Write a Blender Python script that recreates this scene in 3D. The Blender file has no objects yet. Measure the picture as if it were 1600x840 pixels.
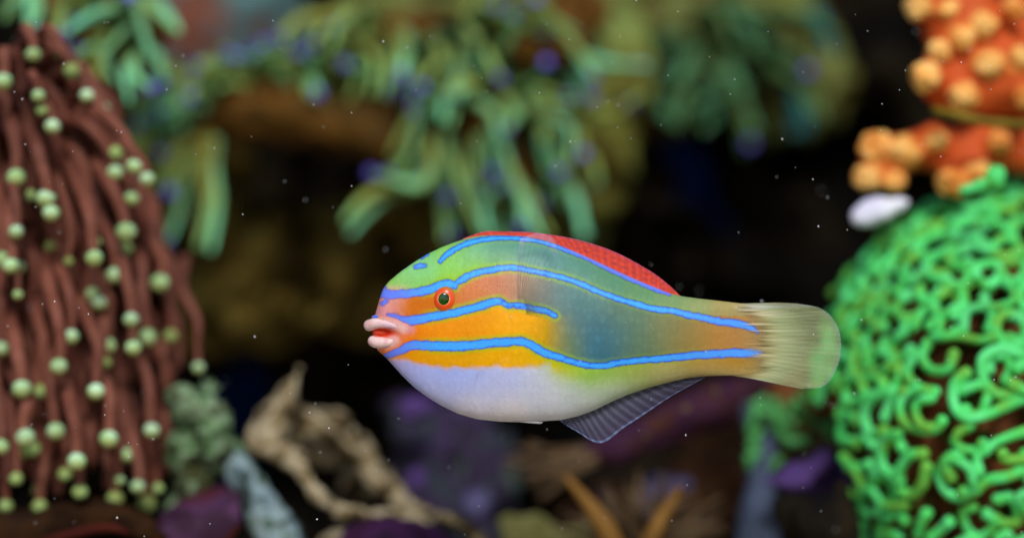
import bpy, bmesh, math, random
import numpy as np
from mathutils import Vector, noise as mnoise

random.seed(7)
S = bpy.context.scene

# ------------------------------------------------------------------ camera
# metres; the fish (about 11 cm long) swims in the plane Y = 0
PX = 0.00015            # metres per photo pixel at the fish
D = 0.60                # camera to fish
ZC = 0.16               # height of the optical axis over the sand
cam_data = bpy.data.cameras.new('camera')
cam = bpy.data.objects.new('camera', cam_data)
S.collection.objects.link(cam)
cam.location = (0, -D, ZC)
cam.rotation_euler = (math.radians(90), 0, 0)
cam_data.sensor_width = 36
cam_data.lens = 36 * D / (1600 * PX)
cam_data.clip_start = 0.01
cam_data.clip_end = 100
cam_data.dof.use_dof = True
cam_data.dof.focus_distance = D - 0.005
cam_data.dof.aperture_fstop = 3.9
S.camera = cam

# ------------------------------------------------------------------ light
SUN_EL, SUN_AZ = 40, -4          # from above and in front
w = bpy.data.worlds.new('World'); S.world = w; w.use_nodes = True
nt = w.node_tree; nt.nodes.clear()
out = nt.nodes.new('ShaderNodeOutputWorld'); bg = nt.nodes.new('ShaderNodeBackground')
sky = nt.nodes.new('ShaderNodeTexSky'); sky.sky_type = 'NISHITA'; sky.sun_disc = False
sky.sun_elevation = math.radians(SUN_EL); sky.sun_rotation = math.radians(180 + SUN_AZ)
nt.links.new(sky.outputs[0], bg.inputs[0]); bg.inputs[1].default_value = 0.10
nt.links.new(bg.outputs[0], out.inputs[0])
sd = bpy.data.lights.new('aquarium_sun', 'SUN'); so = bpy.data.objects.new('aquarium_sun', sd)
S.collection.objects.link(so)
sd.energy = 2.4; sd.angle = math.radians(12); sd.color = (1.0, 0.97, 0.92)
dirv = Vector((math.sin(math.radians(SUN_AZ)) * math.cos(math.radians(SUN_EL)),
               math.cos(math.radians(SUN_AZ)) * math.cos(math.radians(SUN_EL)),
               -math.sin(math.radians(SUN_EL))))
so.rotation_euler = dirv.to_track_quat('-Z', 'Y').to_euler()
so.location = (0.3, -1, 1.5)
S.view_settings.view_transform = 'Standard'
S.view_settings.look = 'None'
S.view_settings.gamma = 1
S.view_settings.exposure = 0.15
S.cycles.use_denoising = True
S.cycles.max_bounces = 6
S.cycles.transparent_max_bounces = 24

# ------------------------------------------------------------------ helpers
def P(px, py, Y=0.0):
    k = PX * (D + Y) / D
    return Vector(((px - 800) * k, Y, ZC + (420 - py) * k))

def R(r, Y=0.0):
    return r * PX * (D + Y) / D

def lin(c):
    def f(v):
        v = v / 255.0
        return v / 12.92 if v <= 0.04045 else ((v + 0.055) / 1.055) ** 2.4
    return tuple(f(v) for v in c[:3])

def lin4(c): return lin(c) + (1.0,)

def link(o):
    S.collection.objects.link(o); return o

def mesh_obj(name, verts, faces, m=None, parent=None, smooth=True):
    me = bpy.data.meshes.new(name)
    me.from_pydata([tuple(v) for v in verts], [], faces)
    if smooth: me.polygons.foreach_set('use_smooth', [True] * len(me.polygons))
    me.update()
    o = link(bpy.data.objects.new(name, me))
    if m: me.materials.append(m)
    if parent: put(o, parent)
    return o

def put(o, parent):
    o.parent = parent
    l = parent.location
    if parent.parent: l = l + parent.parent.location
    o.location = o.location - l

def thing(name, label, cat, loc, group=None):
    o = link(bpy.data.objects.new(name, None)); o.location = loc
    o.empty_display_size = 0.01
    tag(o, label, cat, group); return o

def tag(o, label, cat, group=None, kind=None):
    if label: o['label'] = label
    if cat: o['category'] = cat
    if group: o['group'] = group
    if kind: o['kind'] = kind
    return o

def catmull(pts, n):
    pts = [Vector(p) for p in pts]
    if len(pts) < 3:
        return [pts[0].lerp(pts[-1], i / (n - 1)) for i in range(n)]
    ext = [pts[0] * 2 - pts[1]] + pts + [pts[-1] * 2 - pts[-2]]
    seg = len(pts) - 1; out = []
    for i in range(n):
        t = i / (n - 1) * seg; k = min(int(t), seg - 1); f = t - k
        a, b, c, d = ext[k:k + 4]
        out.append(0.5 * ((2 * b) + (c - a) * f + (2 * a - 5 * b + 4 * c - d) * f * f + (3 * b - a - 3 * c + d) * f ** 3))
    return out

def tube_geo(pts, radii, n=14, sides=10, flat=1.0, wob=0.0, ends=True):
    """a smooth tube with rounded ends; radii: list spread along the length"""
    c = catmull(pts, n)
    rr = np.interp(np.linspace(0, 1, n), np.linspace(0, 1, len(radii)), radii)
    tang = [(c[min(i + 1, n - 1)] - c[max(i - 1, 0)]).normalized() for i in range(n)]
    if ends:                                    # hemispherical ends
        c0, c1 = c[0], c[-1]; t0, t1 = tang[0], tang[-1]; r0, r1 = rr[0], rr[-1]
        pre, post = [], []
        for a in (80, 50, 25):
            pre.append((c0 - t0 * r0 * math.sin(math.radians(a)), t0, r0 * math.cos(math.radians(a))))
        for a in (25, 50, 80):
            post.append((c1 + t1 * r1 * math.sin(math.radians(a)), t1, r1 * math.cos(math.radians(a))))
        rings = pre + list(zip(c, tang, rr)) + post
    else:
        rings = list(zip(c, tang, rr))
    u = rings[0][1].orthogonal().normalized()
    verts, faces = [], []
    ph = random.random() * 50
    for i, (p, t, r) in enumerate(rings):
        u = (u - t * u.dot(t)).normalized(); v = t.cross(u)
        for k in range(sides):
            a = 2 * math.pi * k / sides
            q = 1 + (wob * mnoise.noise(Vector((i * 0.45 + ph, math.cos(a), math.sin(a)))) if wob else 0)
            verts.append(p + (u * math.cos(a) + v * math.sin(a) * flat) * r * q)
    m = len(rings)
    for i in range(m - 1):
        for k in range(sides):
            k2 = (k + 1) % sides
            faces.append((i * sides + k, i * sides + k2, (i + 1) * sides + k2, (i + 1) * sides + k))
    faces.append(tuple(range(sides - 1, -1, -1)))
    faces.append(tuple((m - 1) * sides + k for k in range(sides)))
    return verts, faces

def tube(name, pts, radii, m, parent=None, n=14, sides=10, flat=1.0, wob=0.0):
    v, f = tube_geo(pts, radii, n, sides, flat, wob)
    o = mesh_obj(name, v, f, m, parent)
    at = o.data.attributes.new('along', 'FLOAT', 'POINT')
    at.data.foreach_set('value', np.repeat(np.linspace(0, 1, len(v) // sides), sides).astype(np.float32))
    return o

def merge_geo(parts):
    V, F = [], []
    for v, f in parts:
        o = len(V); V += v; F += [tuple(i + o for i in q) for q in f]
    return V, F

_ico = {}
def ico(sub):
    if sub not in _ico:
        bm = bmesh.new(); bmesh.ops.create_icosphere(bm, subdivisions=sub, radius=1)
        bm.verts.index_update()
        _ico[sub] = ([v.co.copy() for v in bm.verts], [tuple(v.index for v in f.verts) for f in bm.faces]); bm.free()
    return _ico[sub]

def ball_geo(c, rx, ry=None, rz=None, sub=3, amp=0.0, fr=1.0, rot=0.0, seed=0.0):
    ry = rx if ry is None else ry; rz = rx if rz is None else rz
    vs, fs = ico(sub); out = []
    cr, sr = math.cos(rot), math.sin(rot)
    for v in vs:
        k = 1.0
        if amp: k += amp * mnoise.fractal(v * fr + Vector((seed, seed * .7, 3)), 0.9, 2.0, 4)
        x, y, z = v.x * rx * k, v.y * ry * k, v.z * rz * k
        out.append(Vector((x * cr - z * sr, y, x * sr + z * cr)) + c)
    return out, fs

def ball(name, c, rx, ry=None, rz=None, m=None, parent=None, sub=3, amp=0.0, fr=1.0, rot=0.0, seed=0.0):
    v, f = ball_geo(c, rx, ry, rz, sub, amp, fr, rot, seed)
    return mesh_obj(name, v, f, m, parent)

def fused(name, geos, m, parent=None, voxel=0.0015, amp=0.0, fr=80.0, oct_=5):
    """several solids fused into one skin (voxel remesh), then roughened"""
    V, F = merge_geo(geos)
    o = mesh_obj(name, V, F)
    md = o.modifiers.new('remesh', 'REMESH'); md.mode = 'VOXEL'; md.voxel_size = voxel
    sm = o.modifiers.new('smooth', 'SMOOTH'); sm.iterations = 4; sm.factor = 0.6
    dg = bpy.context.evaluated_depsgraph_get()
    me = bpy.data.meshes.new_from_object(o.evaluated_get(dg))
    old = o.data; o.modifiers.clear(); o.data = me; bpy.data.meshes.remove(old)
    if amp:
        for v in me.vertices:
            d = mnoise.fractal(v.co * fr, 0.8, 2.1, oct_) * amp
            v.co = v.co + v.normal * d
    me.polygons.foreach_set('use_smooth', [True] * len(me.polygons))
    me.materials.clear(); me.materials.append(m); me.name = name
    if parent: put(o, parent)
    return o

# ------------------------------------------------------------------ materials
def nd(t, kind, **kw):
    n = t.nodes.new(kind)
    for k, v in kw.items(): setattr(n, k, v)
    return n

def bsdf(m):
    return next(n for n in m.node_tree.nodes if n.type == 'BSDF_PRINCIPLED')

def mat(name, cols, scale=120.0, rough=0.6, bump=0.25, bump_scale=400.0, spec=0.2, rnd=0.15, sss=0.0, sss_r=0.004, detail=4.0, contrast=(0.39, 0.61), foot=None):
    """cols: 2-4 sRGB colours mixed by noise; each object is a little lighter or darker"""
    m = bpy.data.materials.new(name); m.use_nodes = True
    t = m.node_tree; b = bsdf(m); L = t.links.new
    tc = nd(t, 'ShaderNodeTexCoord'); oi = nd(t, 'ShaderNodeObjectInfo')
    add = nd(t, 'ShaderNodeVectorMath', operation='ADD')
    sc = nd(t, 'ShaderNodeVectorMath', operation='SCALE'); sc.inputs[3].default_value = 3.0
    cmb = nd(t, 'ShaderNodeCombineXYZ')
    for i in range(3): L(oi.outputs['Random'], cmb.inputs[i])
    L(cmb.outputs[0], sc.inputs[0]); L(tc.outputs['Object'], add.inputs[0]); L(sc.outputs[0], add.inputs[1])
    n = nd(t, 'ShaderNodeTexNoise'); n.inputs['Scale'].default_value = scale; n.inputs['Detail'].default_value = detail
    L(add.outputs[0], n.inputs['Vector'])
    r = nd(t, 'ShaderNodeValToRGB'); cr = r.color_ramp
    for i, c in enumerate(cols):
        pos = contrast[0] + (contrast[1] - contrast[0]) * i / max(1, len(cols) - 1)
        e = cr.elements[i] if i < 2 else cr.elements.new(pos)
        e.position = pos; e.color = lin4(c)
    L(n.outputs[0], r.inputs[0])
    rc = r.outputs[0]
    if foot:                                   # tints the foot of a tentacle and the underside of a torch tip
        al = nd(t, 'ShaderNodeAttribute'); al.attribute_name = 'along'
        mm = nd(t, 'ShaderNodeMapRange'); mm.inputs[1].default_value = .15; mm.inputs[2].default_value = .85
        L(al.outputs['Fac'], mm.inputs[0])
        mx = nd(t, 'ShaderNodeMix', data_type='RGBA'); L(mm.outputs[0], mx.inputs[0]); mx.inputs[6].default_value = lin4(foot); L(rc, mx.inputs[7]); rc = mx.outputs[2]
    hv = nd(t, 'ShaderNodeHueSaturation')
    mr = nd(t, 'ShaderNodeMapRange'); mr.inputs[3].default_value = 1 - rnd; mr.inputs[4].default_value = 1 + rnd
    L(oi.outputs['Random'], mr.inputs[0]); L(mr.outputs[0], hv.inputs['Value']); L(rc, hv.inputs['Color'])
    L(hv.outputs[0], b.inputs['Base Color'])
    b.inputs['Roughness'].default_value = rough; b.inputs['Specular IOR Level'].default_value = spec
    if bump:
        n2 = nd(t, 'ShaderNodeTexNoise'); n2.inputs['Scale'].default_value = bump_scale; n2.inputs['Detail'].default_value = 6
        L(tc.outputs['Object'], n2.inputs['Vector'])
        bp = nd(t, 'ShaderNodeBump'); bp.inputs['Strength'].default_value = bump; bp.inputs['Distance'].default_value = 0.001
        L(n2.outputs[0], bp.inputs['Height']); L(bp.outputs[0], b.inputs['Normal'])
    if sss:
        b.inputs['Subsurface Weight'].default_value = sss
        b.inputs['Subsurface Radius'].default_value = (1, .6, .4); b.inputs['Subsurface Scale'].default_value = sss_r
    return m

M = {}
M['panel'] = mat('painted_back', [(6, 52, 112), (8, 58, 124)], 4, 0.5, 0, rnd=0)
M['sand'] = mat('sand', [(176, 166, 146), (212, 204, 186)], 300, 0.9, 0.5, 900)
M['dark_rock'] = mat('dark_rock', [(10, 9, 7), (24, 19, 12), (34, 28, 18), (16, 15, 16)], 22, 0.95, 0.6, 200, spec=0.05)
M['olive_rock'] = mat('olive_rock', [(46, 36, 14), (90, 74, 30), (112, 96, 46)], 40, 0.9, 0.6, 220, spec=0.05)
M['olive_deep'] = mat('olive_algae_rock', [(62, 50, 20), (92, 90, 42), (108, 122, 68), (86, 62, 28)], 30, 0.9, 0.6, 220, spec=0.05)
M['teal_rock'] = mat('teal_grey_rock', [(60, 46, 40), (84, 112, 108), (66, 92, 96), (100, 60, 46)], 38, 0.9, 0.5, 220, spec=0.05)
M['brown_mantle'] = mat('brown_coral_flesh', [(72, 46, 12), (104, 70, 24), (88, 64, 28)], 60, 0.8, 0.3, 300, spec=0.1)
M['olive_flesh'] = mat('olive_coral_flesh', [(80, 72, 26), (112, 116, 52), (122, 146, 80), (92, 74, 30)], 40, 0.8, 0.3, 300, spec=0.08)
M['frog'] = mat('green_tentacle', [(140, 182, 104), (124, 206, 150), (120, 224, 182)], 45, 0.6, 0.1, 500, spec=0.15, rnd=0.3, foot=(112, 112, 40))
M['frog_y'] = mat('yellow_green_tentacle', [(136, 150, 70), (150, 182, 98), (130, 188, 116)], 45, 0.6, 0.1, 500, spec=0.15, rnd=0.25, foot=(116, 98, 36))
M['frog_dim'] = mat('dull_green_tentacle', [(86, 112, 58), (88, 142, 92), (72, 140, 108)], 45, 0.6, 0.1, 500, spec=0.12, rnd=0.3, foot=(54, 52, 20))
M['frog_teal'] = mat('teal_tentacle', [(24, 84, 100), (30, 110, 110)], 45, 0.5, 0.1, 500, spec=0.2, rnd=0.2)
M['purple_tip'] = mat('purple_tip', [(84, 70, 170), (110, 100, 196)], 90, 0.5, 0.1, spec=0.2, rnd=0.35)
M['torch'] = mat('mauve_brown_tentacle', [(94, 50, 37), (116, 68, 54), (130, 82, 67)], 90, 0.65, 0.12, 700, spec=0.2, rnd=0.2, contrast=(0.25, 0.75), sss=.25, sss_r=.003)
M['torch_core'] = mat('torch_coral_core', [(74, 38, 27), (98, 54, 41)], 60, 0.8, 0.4, 300, spec=0.1)
M['torch_tip'] = mat('mint_tip', [(150, 190, 130), (170, 216, 164), (186, 226, 190)], 160, 0.45, 0.06, 700, spec=0.2, rnd=0.14, sss=.3, sss_r=.002, foot=(162, 168, 96))
M['torch_tip_dim'] = mat('yellowish_tip', [(132, 142, 76), (150, 178, 108)], 160, 0.45, 0.06, 700, spec=0.2, rnd=0.15)
M['ham'] = mat('bright_green_curl', [(104, 178, 66), (74, 204, 98), (96, 222, 132)], 110, 0.6, 0.1, 800, spec=0.2, rnd=0.16, sss=.3, sss_r=.002)
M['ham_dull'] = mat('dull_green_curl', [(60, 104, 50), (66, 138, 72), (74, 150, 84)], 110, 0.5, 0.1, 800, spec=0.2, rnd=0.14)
M['ham_stalk'] = mat('brown_green_stalk', [(84, 60, 26), (96, 100, 40), (72, 46, 24)], 110, 0.6, 0.1, 500, spec=0.15, rnd=0.2)
M['ham_core'] = mat('brown_hammer_flesh', [(98, 56, 28), (140, 86, 50), (120, 76, 40)], 70, 0.7, 0.3, 300, spec=0.12)
M['orange'] = mat('red_orange_flesh', [(156, 52, 18), (190, 78, 30), (200, 96, 50)], 70, 0.6, 0.2, 400, spec=0.2)
M['orange_tip'] = mat('pale_orange_knob', [(214, 130, 54), (238, 172, 88), (244, 190, 110)], 90, 0.55, 0.2, 600, spec=0.2, rnd=0.1)
M['orange_grad'] = mat('orange_flesh_paling', [(226, 140, 62), (238, 168, 84)], 90, 0.6, 0.2, 500, spec=0.15, rnd=0.05, foot=(198, 84, 34))
M['olive_strand'] = mat('olive_strand', [(96, 80, 14), (126, 104, 26)], 90, 0.6, 0.2, rnd=0)
M['lav'] = mat('pale_lavender', [(206, 204, 232), (232, 232, 244)], 90, 0.7, 0.2, rnd=0)
M['beige'] = mat('beige_rock', [(52, 42, 26), (116, 100, 70), (164, 152, 126), (74, 60, 36)], 110, 0.85, 0.7, 260, spec=0.1, contrast=(0.38, 0.62), detail=7)
M['purple_crust'] = mat('purple_crust', [(44, 18, 46), (66, 30, 72), (48, 20, 40)], 60, 0.7, 0.4, 300, spec=0.12)
M['mottle'] = mat('mottled_reef_rock', [(16, 14, 18), (44, 54, 58), (58, 40, 76), (26, 24, 30), (64, 78, 74)], 110, 0.85, 0.6, 250, spec=0.1, contrast=(0.34, 0.68))
M['green_rock'] = mat('green_tinted_rock', [(40, 46, 28), (92, 124, 84), (128, 152, 120), (60, 64, 36)], 130, 0.8, 0.8, 260, spec=0.1)
M['blue_grey'] = mat('blue_grey_rock', [(52, 64, 62), (116, 138, 146), (140, 160, 164), (70, 92, 76)], 130, 0.8, 0.8, 260, spec=0.1)
M['slate'] = mat('slate_blue_rock', [(46, 54, 66), (70, 80, 102), (58, 66, 84)], 50, 0.8, 0.4, 260, spec=0.1)
M['plate'] = mat('purple_plate', [(46, 24, 42), (74, 46, 76), (76, 30, 38)], 60, 0.7, 0.3, 300, spec=0.12)
M['red_rim'] = mat('dark_red_edge', [(40, 11, 6), (66, 20, 12)], 80, 0.7, 0.3, spec=0.1)
M['maroon'] = mat('maroon_sponge', [(46, 24, 36), (66, 34, 44), (56, 28, 56), (70, 40, 34)], 55, 0.75, 0.3, 300, spec=0.1)
M['amber'] = mat('amber_spike', [(92, 62, 22), (124, 88, 38)], 90, 0.6, 0.2, spec=0.15)
M['plume'] = mat('brown_plume', [(70, 54, 36), (108, 88, 66)], 90, 0.7, 0.1, spec=0.1, rnd=0.3)
M['lilac'] = mat('lilac_lump', [(64, 60, 94), (96, 92, 130)], 90, 0.7, 0.3, spec=0.1)
M['violet'] = mat('violet_lump', [(48, 32, 70), (78, 56, 110)], 70, 0.7, 0.3, spec=0.1)
M['chart'] = mat('pale_green_lump', [(88, 88, 48), (124, 122, 78)], 90, 0.7, 0.3, spec=0.1)
M['brown_rock'] = mat('brown_rock', [(28, 16, 8), (52, 32, 16), (40, 26, 18)], 50, 0.9, 0.5, spec=0.06)
M['speck'] = mat('white_speck', [(215, 225, 235), (240, 240, 240)], 900, 0.4, 0, rnd=0)

# ------------------------------------------------------------------ the tank
def slab(name, x0, x1, y0, y1, z0, z1, m, kind='structure', label=None, cat=None):
    v = [(x, y, z) for x in (x0, x1) for y in (y0, y1) for z in (z0, z1)]
    f = [(0, 1, 3, 2), (4, 6, 7, 5), (0, 4, 5, 1), (2, 3, 7, 6), (0, 2, 6, 4), (1, 5, 7, 3)]
    o = mesh_obj(name, v, f, m, smooth=False); tag(o, label, cat, kind=kind); return o

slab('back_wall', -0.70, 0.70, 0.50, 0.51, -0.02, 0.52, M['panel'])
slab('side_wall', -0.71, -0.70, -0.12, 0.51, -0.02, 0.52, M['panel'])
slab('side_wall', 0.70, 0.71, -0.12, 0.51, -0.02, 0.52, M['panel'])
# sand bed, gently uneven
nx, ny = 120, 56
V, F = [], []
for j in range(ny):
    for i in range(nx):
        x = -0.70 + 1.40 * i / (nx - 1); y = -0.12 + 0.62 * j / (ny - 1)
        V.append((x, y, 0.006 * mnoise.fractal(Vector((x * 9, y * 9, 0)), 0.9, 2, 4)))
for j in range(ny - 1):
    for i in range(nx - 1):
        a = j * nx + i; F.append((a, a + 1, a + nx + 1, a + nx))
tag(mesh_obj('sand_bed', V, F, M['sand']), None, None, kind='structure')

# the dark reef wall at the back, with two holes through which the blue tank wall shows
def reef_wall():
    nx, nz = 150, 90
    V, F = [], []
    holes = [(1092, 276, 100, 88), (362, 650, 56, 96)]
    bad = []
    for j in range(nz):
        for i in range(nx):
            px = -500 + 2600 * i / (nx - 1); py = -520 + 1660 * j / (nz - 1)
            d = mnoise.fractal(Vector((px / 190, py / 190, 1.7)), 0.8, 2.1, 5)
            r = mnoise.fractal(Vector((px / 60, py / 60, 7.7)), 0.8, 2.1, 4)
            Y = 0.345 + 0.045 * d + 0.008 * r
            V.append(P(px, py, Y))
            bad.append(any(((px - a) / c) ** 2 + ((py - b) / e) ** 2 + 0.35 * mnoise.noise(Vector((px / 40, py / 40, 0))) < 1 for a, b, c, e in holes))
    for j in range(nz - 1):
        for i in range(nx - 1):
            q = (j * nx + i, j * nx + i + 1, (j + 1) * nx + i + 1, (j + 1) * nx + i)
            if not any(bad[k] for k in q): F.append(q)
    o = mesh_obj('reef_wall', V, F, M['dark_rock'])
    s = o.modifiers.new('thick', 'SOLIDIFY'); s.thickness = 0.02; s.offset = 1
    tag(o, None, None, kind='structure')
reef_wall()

def boulder(name, label, cat, blobs, m, amp=0.004, voxel=0.003, fr=60, kind=None, group=None):
    """blobs: (px, py, Y, rx, rz, depth) in photo pixels"""
    g = []
    for (px, py, Y, rx, rz, ry) in blobs:
        g.append(ball_geo(P(px, py, Y), R(rx, Y), R(ry, Y), R(rz, Y), 3))
    o = fused(name, g, m, None, voxel, amp, fr)
    return tag(o, label, cat, group, kind)

boulder('reef_rock', 'olive brown rock beneath the black cave beside the torch coral', 'rock',
        [(330, 400, .27, 90, 100, 80), (430, 420, .27, 120, 95, 80), (520, 400, .28, 90, 70, 70), (280, 330, .27, 60, 80, 60), (620, 350, .28, 80, 70, 70), (540, 470, .29, 110, 60, 60), (380, 490, .29, 120, 50, 60), (330, 260, .285, 60, 80, 40)], M['olive_rock'], 0.013)
boulder('reef_rock', 'mossy olive rock behind the hanging green tentacles above the fish', 'rock',
        [(640, 110, .29, 130, 130, 90), (760, 220, .28, 150, 150, 80), (860, 60, .30, 150, 130, 90), (900, 290, .28, 80, 100, 70), (1010, 110, .32, 110, 120, 90), (700, 330, .28, 100, 70, 60)], M['olive_deep'], 0.008)
boulder('reef_rock', 'teal grey rock with rusty patches showing behind the coral arch', 'rock',
        [(300, 60, .30, 110, 100, 70), (380, 20, .30, 110, 110, 70), (250, -20, .31, 120, 90, 70)], M['teal_rock'], 0.007)
boulder('reef_rock', 'dark greenish rock under the dim far coral', 'rock',
        [(1130, 60, .33, 130, 130, 70), (1230, 120, .33, 110, 110, 70)], M['olive_deep'], 0.008)

# ------------------------------------------------------------------ background corals
def tentacled(name, label, masses, strokes, Y, m, wid=(11, 15), core=None, tipm='purple_tip', amp=0.003, tipp=.72, flesh=()):
    """a coral colony: fleshy mass and tentacles traced as px strokes; each stroke ends in a knob"""
    cx = sum(a[0] for a in masses) / len(masses); cy = sum(a[1] for a in masses) / len(masses)
    t = thing(name, label, 'coral', P(cx, cy, Y + .03))
    g = [ball_geo(P(px, py, Y + .03 + dy), R(rx, Y), R(rr, Y), R(rz, Y), 3) for (px, py, dy, rx, rz, rr) in masses]
    fused('mantle', g, core or M['brown_mantle'], t, 0.003, amp, 70)
    if flesh:
        fused('flesh', [ball_geo(P(px, py, Y + .035 + dy), R(rx, Y), R(rr, Y), R(rz, Y), 3) for (px, py, dy, rx, rz, rr) in flesh], M['olive_flesh'], t, 0.003, 0.006, 60)
    for s in strokes:
        pts0 = s[0] if isinstance(s[0], list) else s
        opt = s[1] if isinstance(s[0], list) else {}
        for rep_ in range(opt.get('n', 2)):
            r0 = opt.get('r', random.uniform(*wid)) * (1 if rep_ == 0 else .8) * .70; dy = random.uniform(-.014, .012); mm = opt.get('m', m)
            if mm == 'frog' and random.random() < .42: mm = 'frog_y'
            ox, oy = (0, 0) if rep_ == 0 else (random.uniform(-24, 24), random.uniform(-16, 16))
            n = len(pts0); ex, ey = (0, 0) if rep_ == 0 else (random.uniform(-22, 22), random.uniform(-14, 14))
            pts = [(x + ox * .6 + ex * i / (n - 1) + random.uniform(-4, 4), y + oy * .6 + ey * i / (n - 1) + random.uniform(-4, 4)) for i, (x, y) in enumerate(pts0)]
            sx, sy = pts[0]
            w3 = [P(sx + (cx - sx) * .12, sy + (cy - sy) * .12, Y + dy + .045)]
            for i, (x, y) in enumerate(pts):
                w3.append(P(x, y, Y + dy + .018 * (1 - i / max(1, n - 1))))
            te = tube('tentacle', w3, [R(r0 * 1.3, Y), R(r0 * 1.1, Y), R(r0, Y), R(r0 * .8, Y), R(r0 * .42, Y)], M[mm], t, n=12, sides=8, wob=0.12)
            if rep_ == 0 and opt.get('tip', True) and random.random() < tipp:
                e = w3[-1]; d = (w3[-1] - w3[-2]).normalized()
                ball('tip', e + d * R(r0 * .4, Y), R(random.uniform(7, 10), Y), None, None, M[tipm], te, sub=2)
    return t

def extra(cx, cy, rx, ry, n, ln=(40, 80), down=0.5, **opt):
    out = []
    for _ in range(n):
        a = random.uniform(0, 2 * math.pi); k = math.sqrt(random.random())
        x, y = cx + rx * k * math.cos(a), cy + ry * k * math.sin(a)
        dx, dy = math.cos(a), math.sin(a) + down
        l = random.uniform(*ln); q = math.hypot(dx, dy) or 1
        bx, by = dx / q * l, dy / q * l; sw = random.uniform(-.35, .35) * l
        out.append(([(x, y), (x + bx * .5 - by / l * sw, y + by * .5 + bx / l * sw), (x + bx, y + by + l * .15)], dict(opt)))
    return out

z5 = lambda *p: [(250 + u / 2, v / 2) for u, v in p]
z6 = lambda *p: [(700 + u / 2, v / 2) for u, v in p]
z3 = lambda *p: [(u / 2, v / 2) for u, v in p]
arch = [z5((230, 250), (150, 205), (110, 255)), z5((300, 260), (220, 200), (210, 175)), z5((350, 270), (300, 215), (250, 190)),
        z5((430, 250), (350, 215), (325, 150)), z5((470, 290), (430, 195), (400, 180)), z5((520, 330), (470, 240), (500, 285)),
        z5((400, 290), (380, 250), (372, 238)), z5((300, 300), (240, 270), (222, 290)), z5((160, 290), (120, 280), (100, 303)),
        z5((150, 330), (60, 330), (0, 345)), z5((140, 380), (60, 370), (10, 400)),
        (z5((150, 430), (60, 470), (20, 520), (30, 600)), dict(r=17)), (z5((160, 460), (140, 540), (150, 640), (115, 770)), dict(r=17, tip=False)),
        z5((120, 480), (70, 560), (50, 650), (20, 730)), z3((640, 380), (540, 360), (450, 340), (405, 290)), z3((620, 400), (500, 400), (410, 385)),
        z3((600, 330), (540, 290), (470, 268)), z3((640, 460), (560, 500), (500, 480)), z3((620, 470), (580, 560), (540, 610)),
        z3((560, 600), (545, 700), (515, 755)), z5((560, 330), (520, 260), (560, 200), (545, 90)), z5((240, 240), (180, 215), (130, 225))]
fringe = []
for k in range(26):
    u = k / 25; x = 292 + 290 * u + random.uniform(-8, 8); y = float(np.interp(x, [290, 340, 400, 470, 540, 590], [166, 124, 106, 106, 124, 142])) + 2
    l = random.uniform(26, 46); a_ = math.radians(random.uniform(60, 120) + (1 - u) * 40)
    fringe.append(([(x, y), (x + math.cos(a_) * l * .6, y - math.sin(a_) * l * .6), (x + math.cos(a_) * l + random.uniform(-16, 10), y - math.sin(a_) * l * .8)], dict(n=1, r=11, tip=k % 3 == 0)))
tentacled('frogspawn_coral', 'green coral with purple tipped tentacles along a brown arch over the cave',
          [(330, 190, -.012, 46, 50, 70), (385, 174, -.018, 60, 58, 75), (455, 174, -.018, 64, 58, 75), (525, 192, -.012, 60, 50, 70), (590, 208, -.01, 52, 46, 60), (640, 222, -.005, 45, 40, 50), (300, 222, -.01, 30, 32, 50)],
          arch + fringe + extra(290, 150, 50, 40, 4, (25, 50), -.6), 0.20, 'frog', flesh=[(270, 150, .01, 60, 60, 40), (250, 240, .015, 60, 70, 40), (430, 150, .012, 130, 36, 40)])

mid = [z5((560, 60), (440, 60), (370, 112)), z5((600, 30), (520, 70), (480, 140)), z5((560, 80), (615, 170), (625, 220), (600, 310)),
       z5((640, 130), (665, 60), (685, 0)), (z5((760, 110), (765, 170), (750, 235)), dict(r=18)), (z5((740, 120), (720, 190), (725, 290)), dict(r=15)),
       z5((790, 160), (800, 250), (790, 310)), (z5((940, 150), (935, 260), (880, 300), (830, 275)), dict(r=13)), z5((880, 250), (890, 320), (878, 375)),
       z5((850, 420), (845, 530), (790, 580), (670, 545)), z5((800, 570), (700, 595), (630, 640), (575, 690)), (z5((900, 440), (925, 560), (985, 705)), dict(r=14, tip=False)),
       z5((870, 520), (890, 640), (905, 740)), z5((1060, 380), (1075, 460), (1080, 570)), z5((940, 90), (1010, 180), (1065, 245)),
       z5((950, 30), (1030, 60), (1095, 60)), z5((1000, 260), (950, 290), (930, 300)), z5((980, 320), (1040, 350), (1058, 420)), z5((1000, 440), (985, 520), (990, 575)),
       z6((240, 60), (330, 80), (400, 165), (445, 235)), z6((260, 40), (330, 80), (370, 120)), z6((400, 170), (490, 190), (595, 212)),
       (z6((180, 270), (240, 320), (290, 380), (305, 440)), dict(r=15, tip=False)), z6((160, 300), (205, 340), (185, 410)), (z6((300, 340), (390, 370), (420, 420), (425, 480)), dict(r=13)),
       (z6((400, 450), (440, 510), (462, 580)), dict(r=15, tip=False)), z6((380, 330), (480, 370), (565, 335)), z6((220, 260), (300, 290), (375, 300)), z6((150, 430), (175, 500), (180, 570)),
       z6((0, 420), (25, 520), (85, 700)), (z6((190, 540), (250, 630), (315, 730)), dict(r=14, tip=False)), z6((370, 560), (400, 640), (425, 735)),
       z6((60, 80), (110, 160), (160, 240)), z6((40, 230), (30, 260), (10, 300)), z6((140, 330), (150, 390), (160, 425))]
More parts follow.
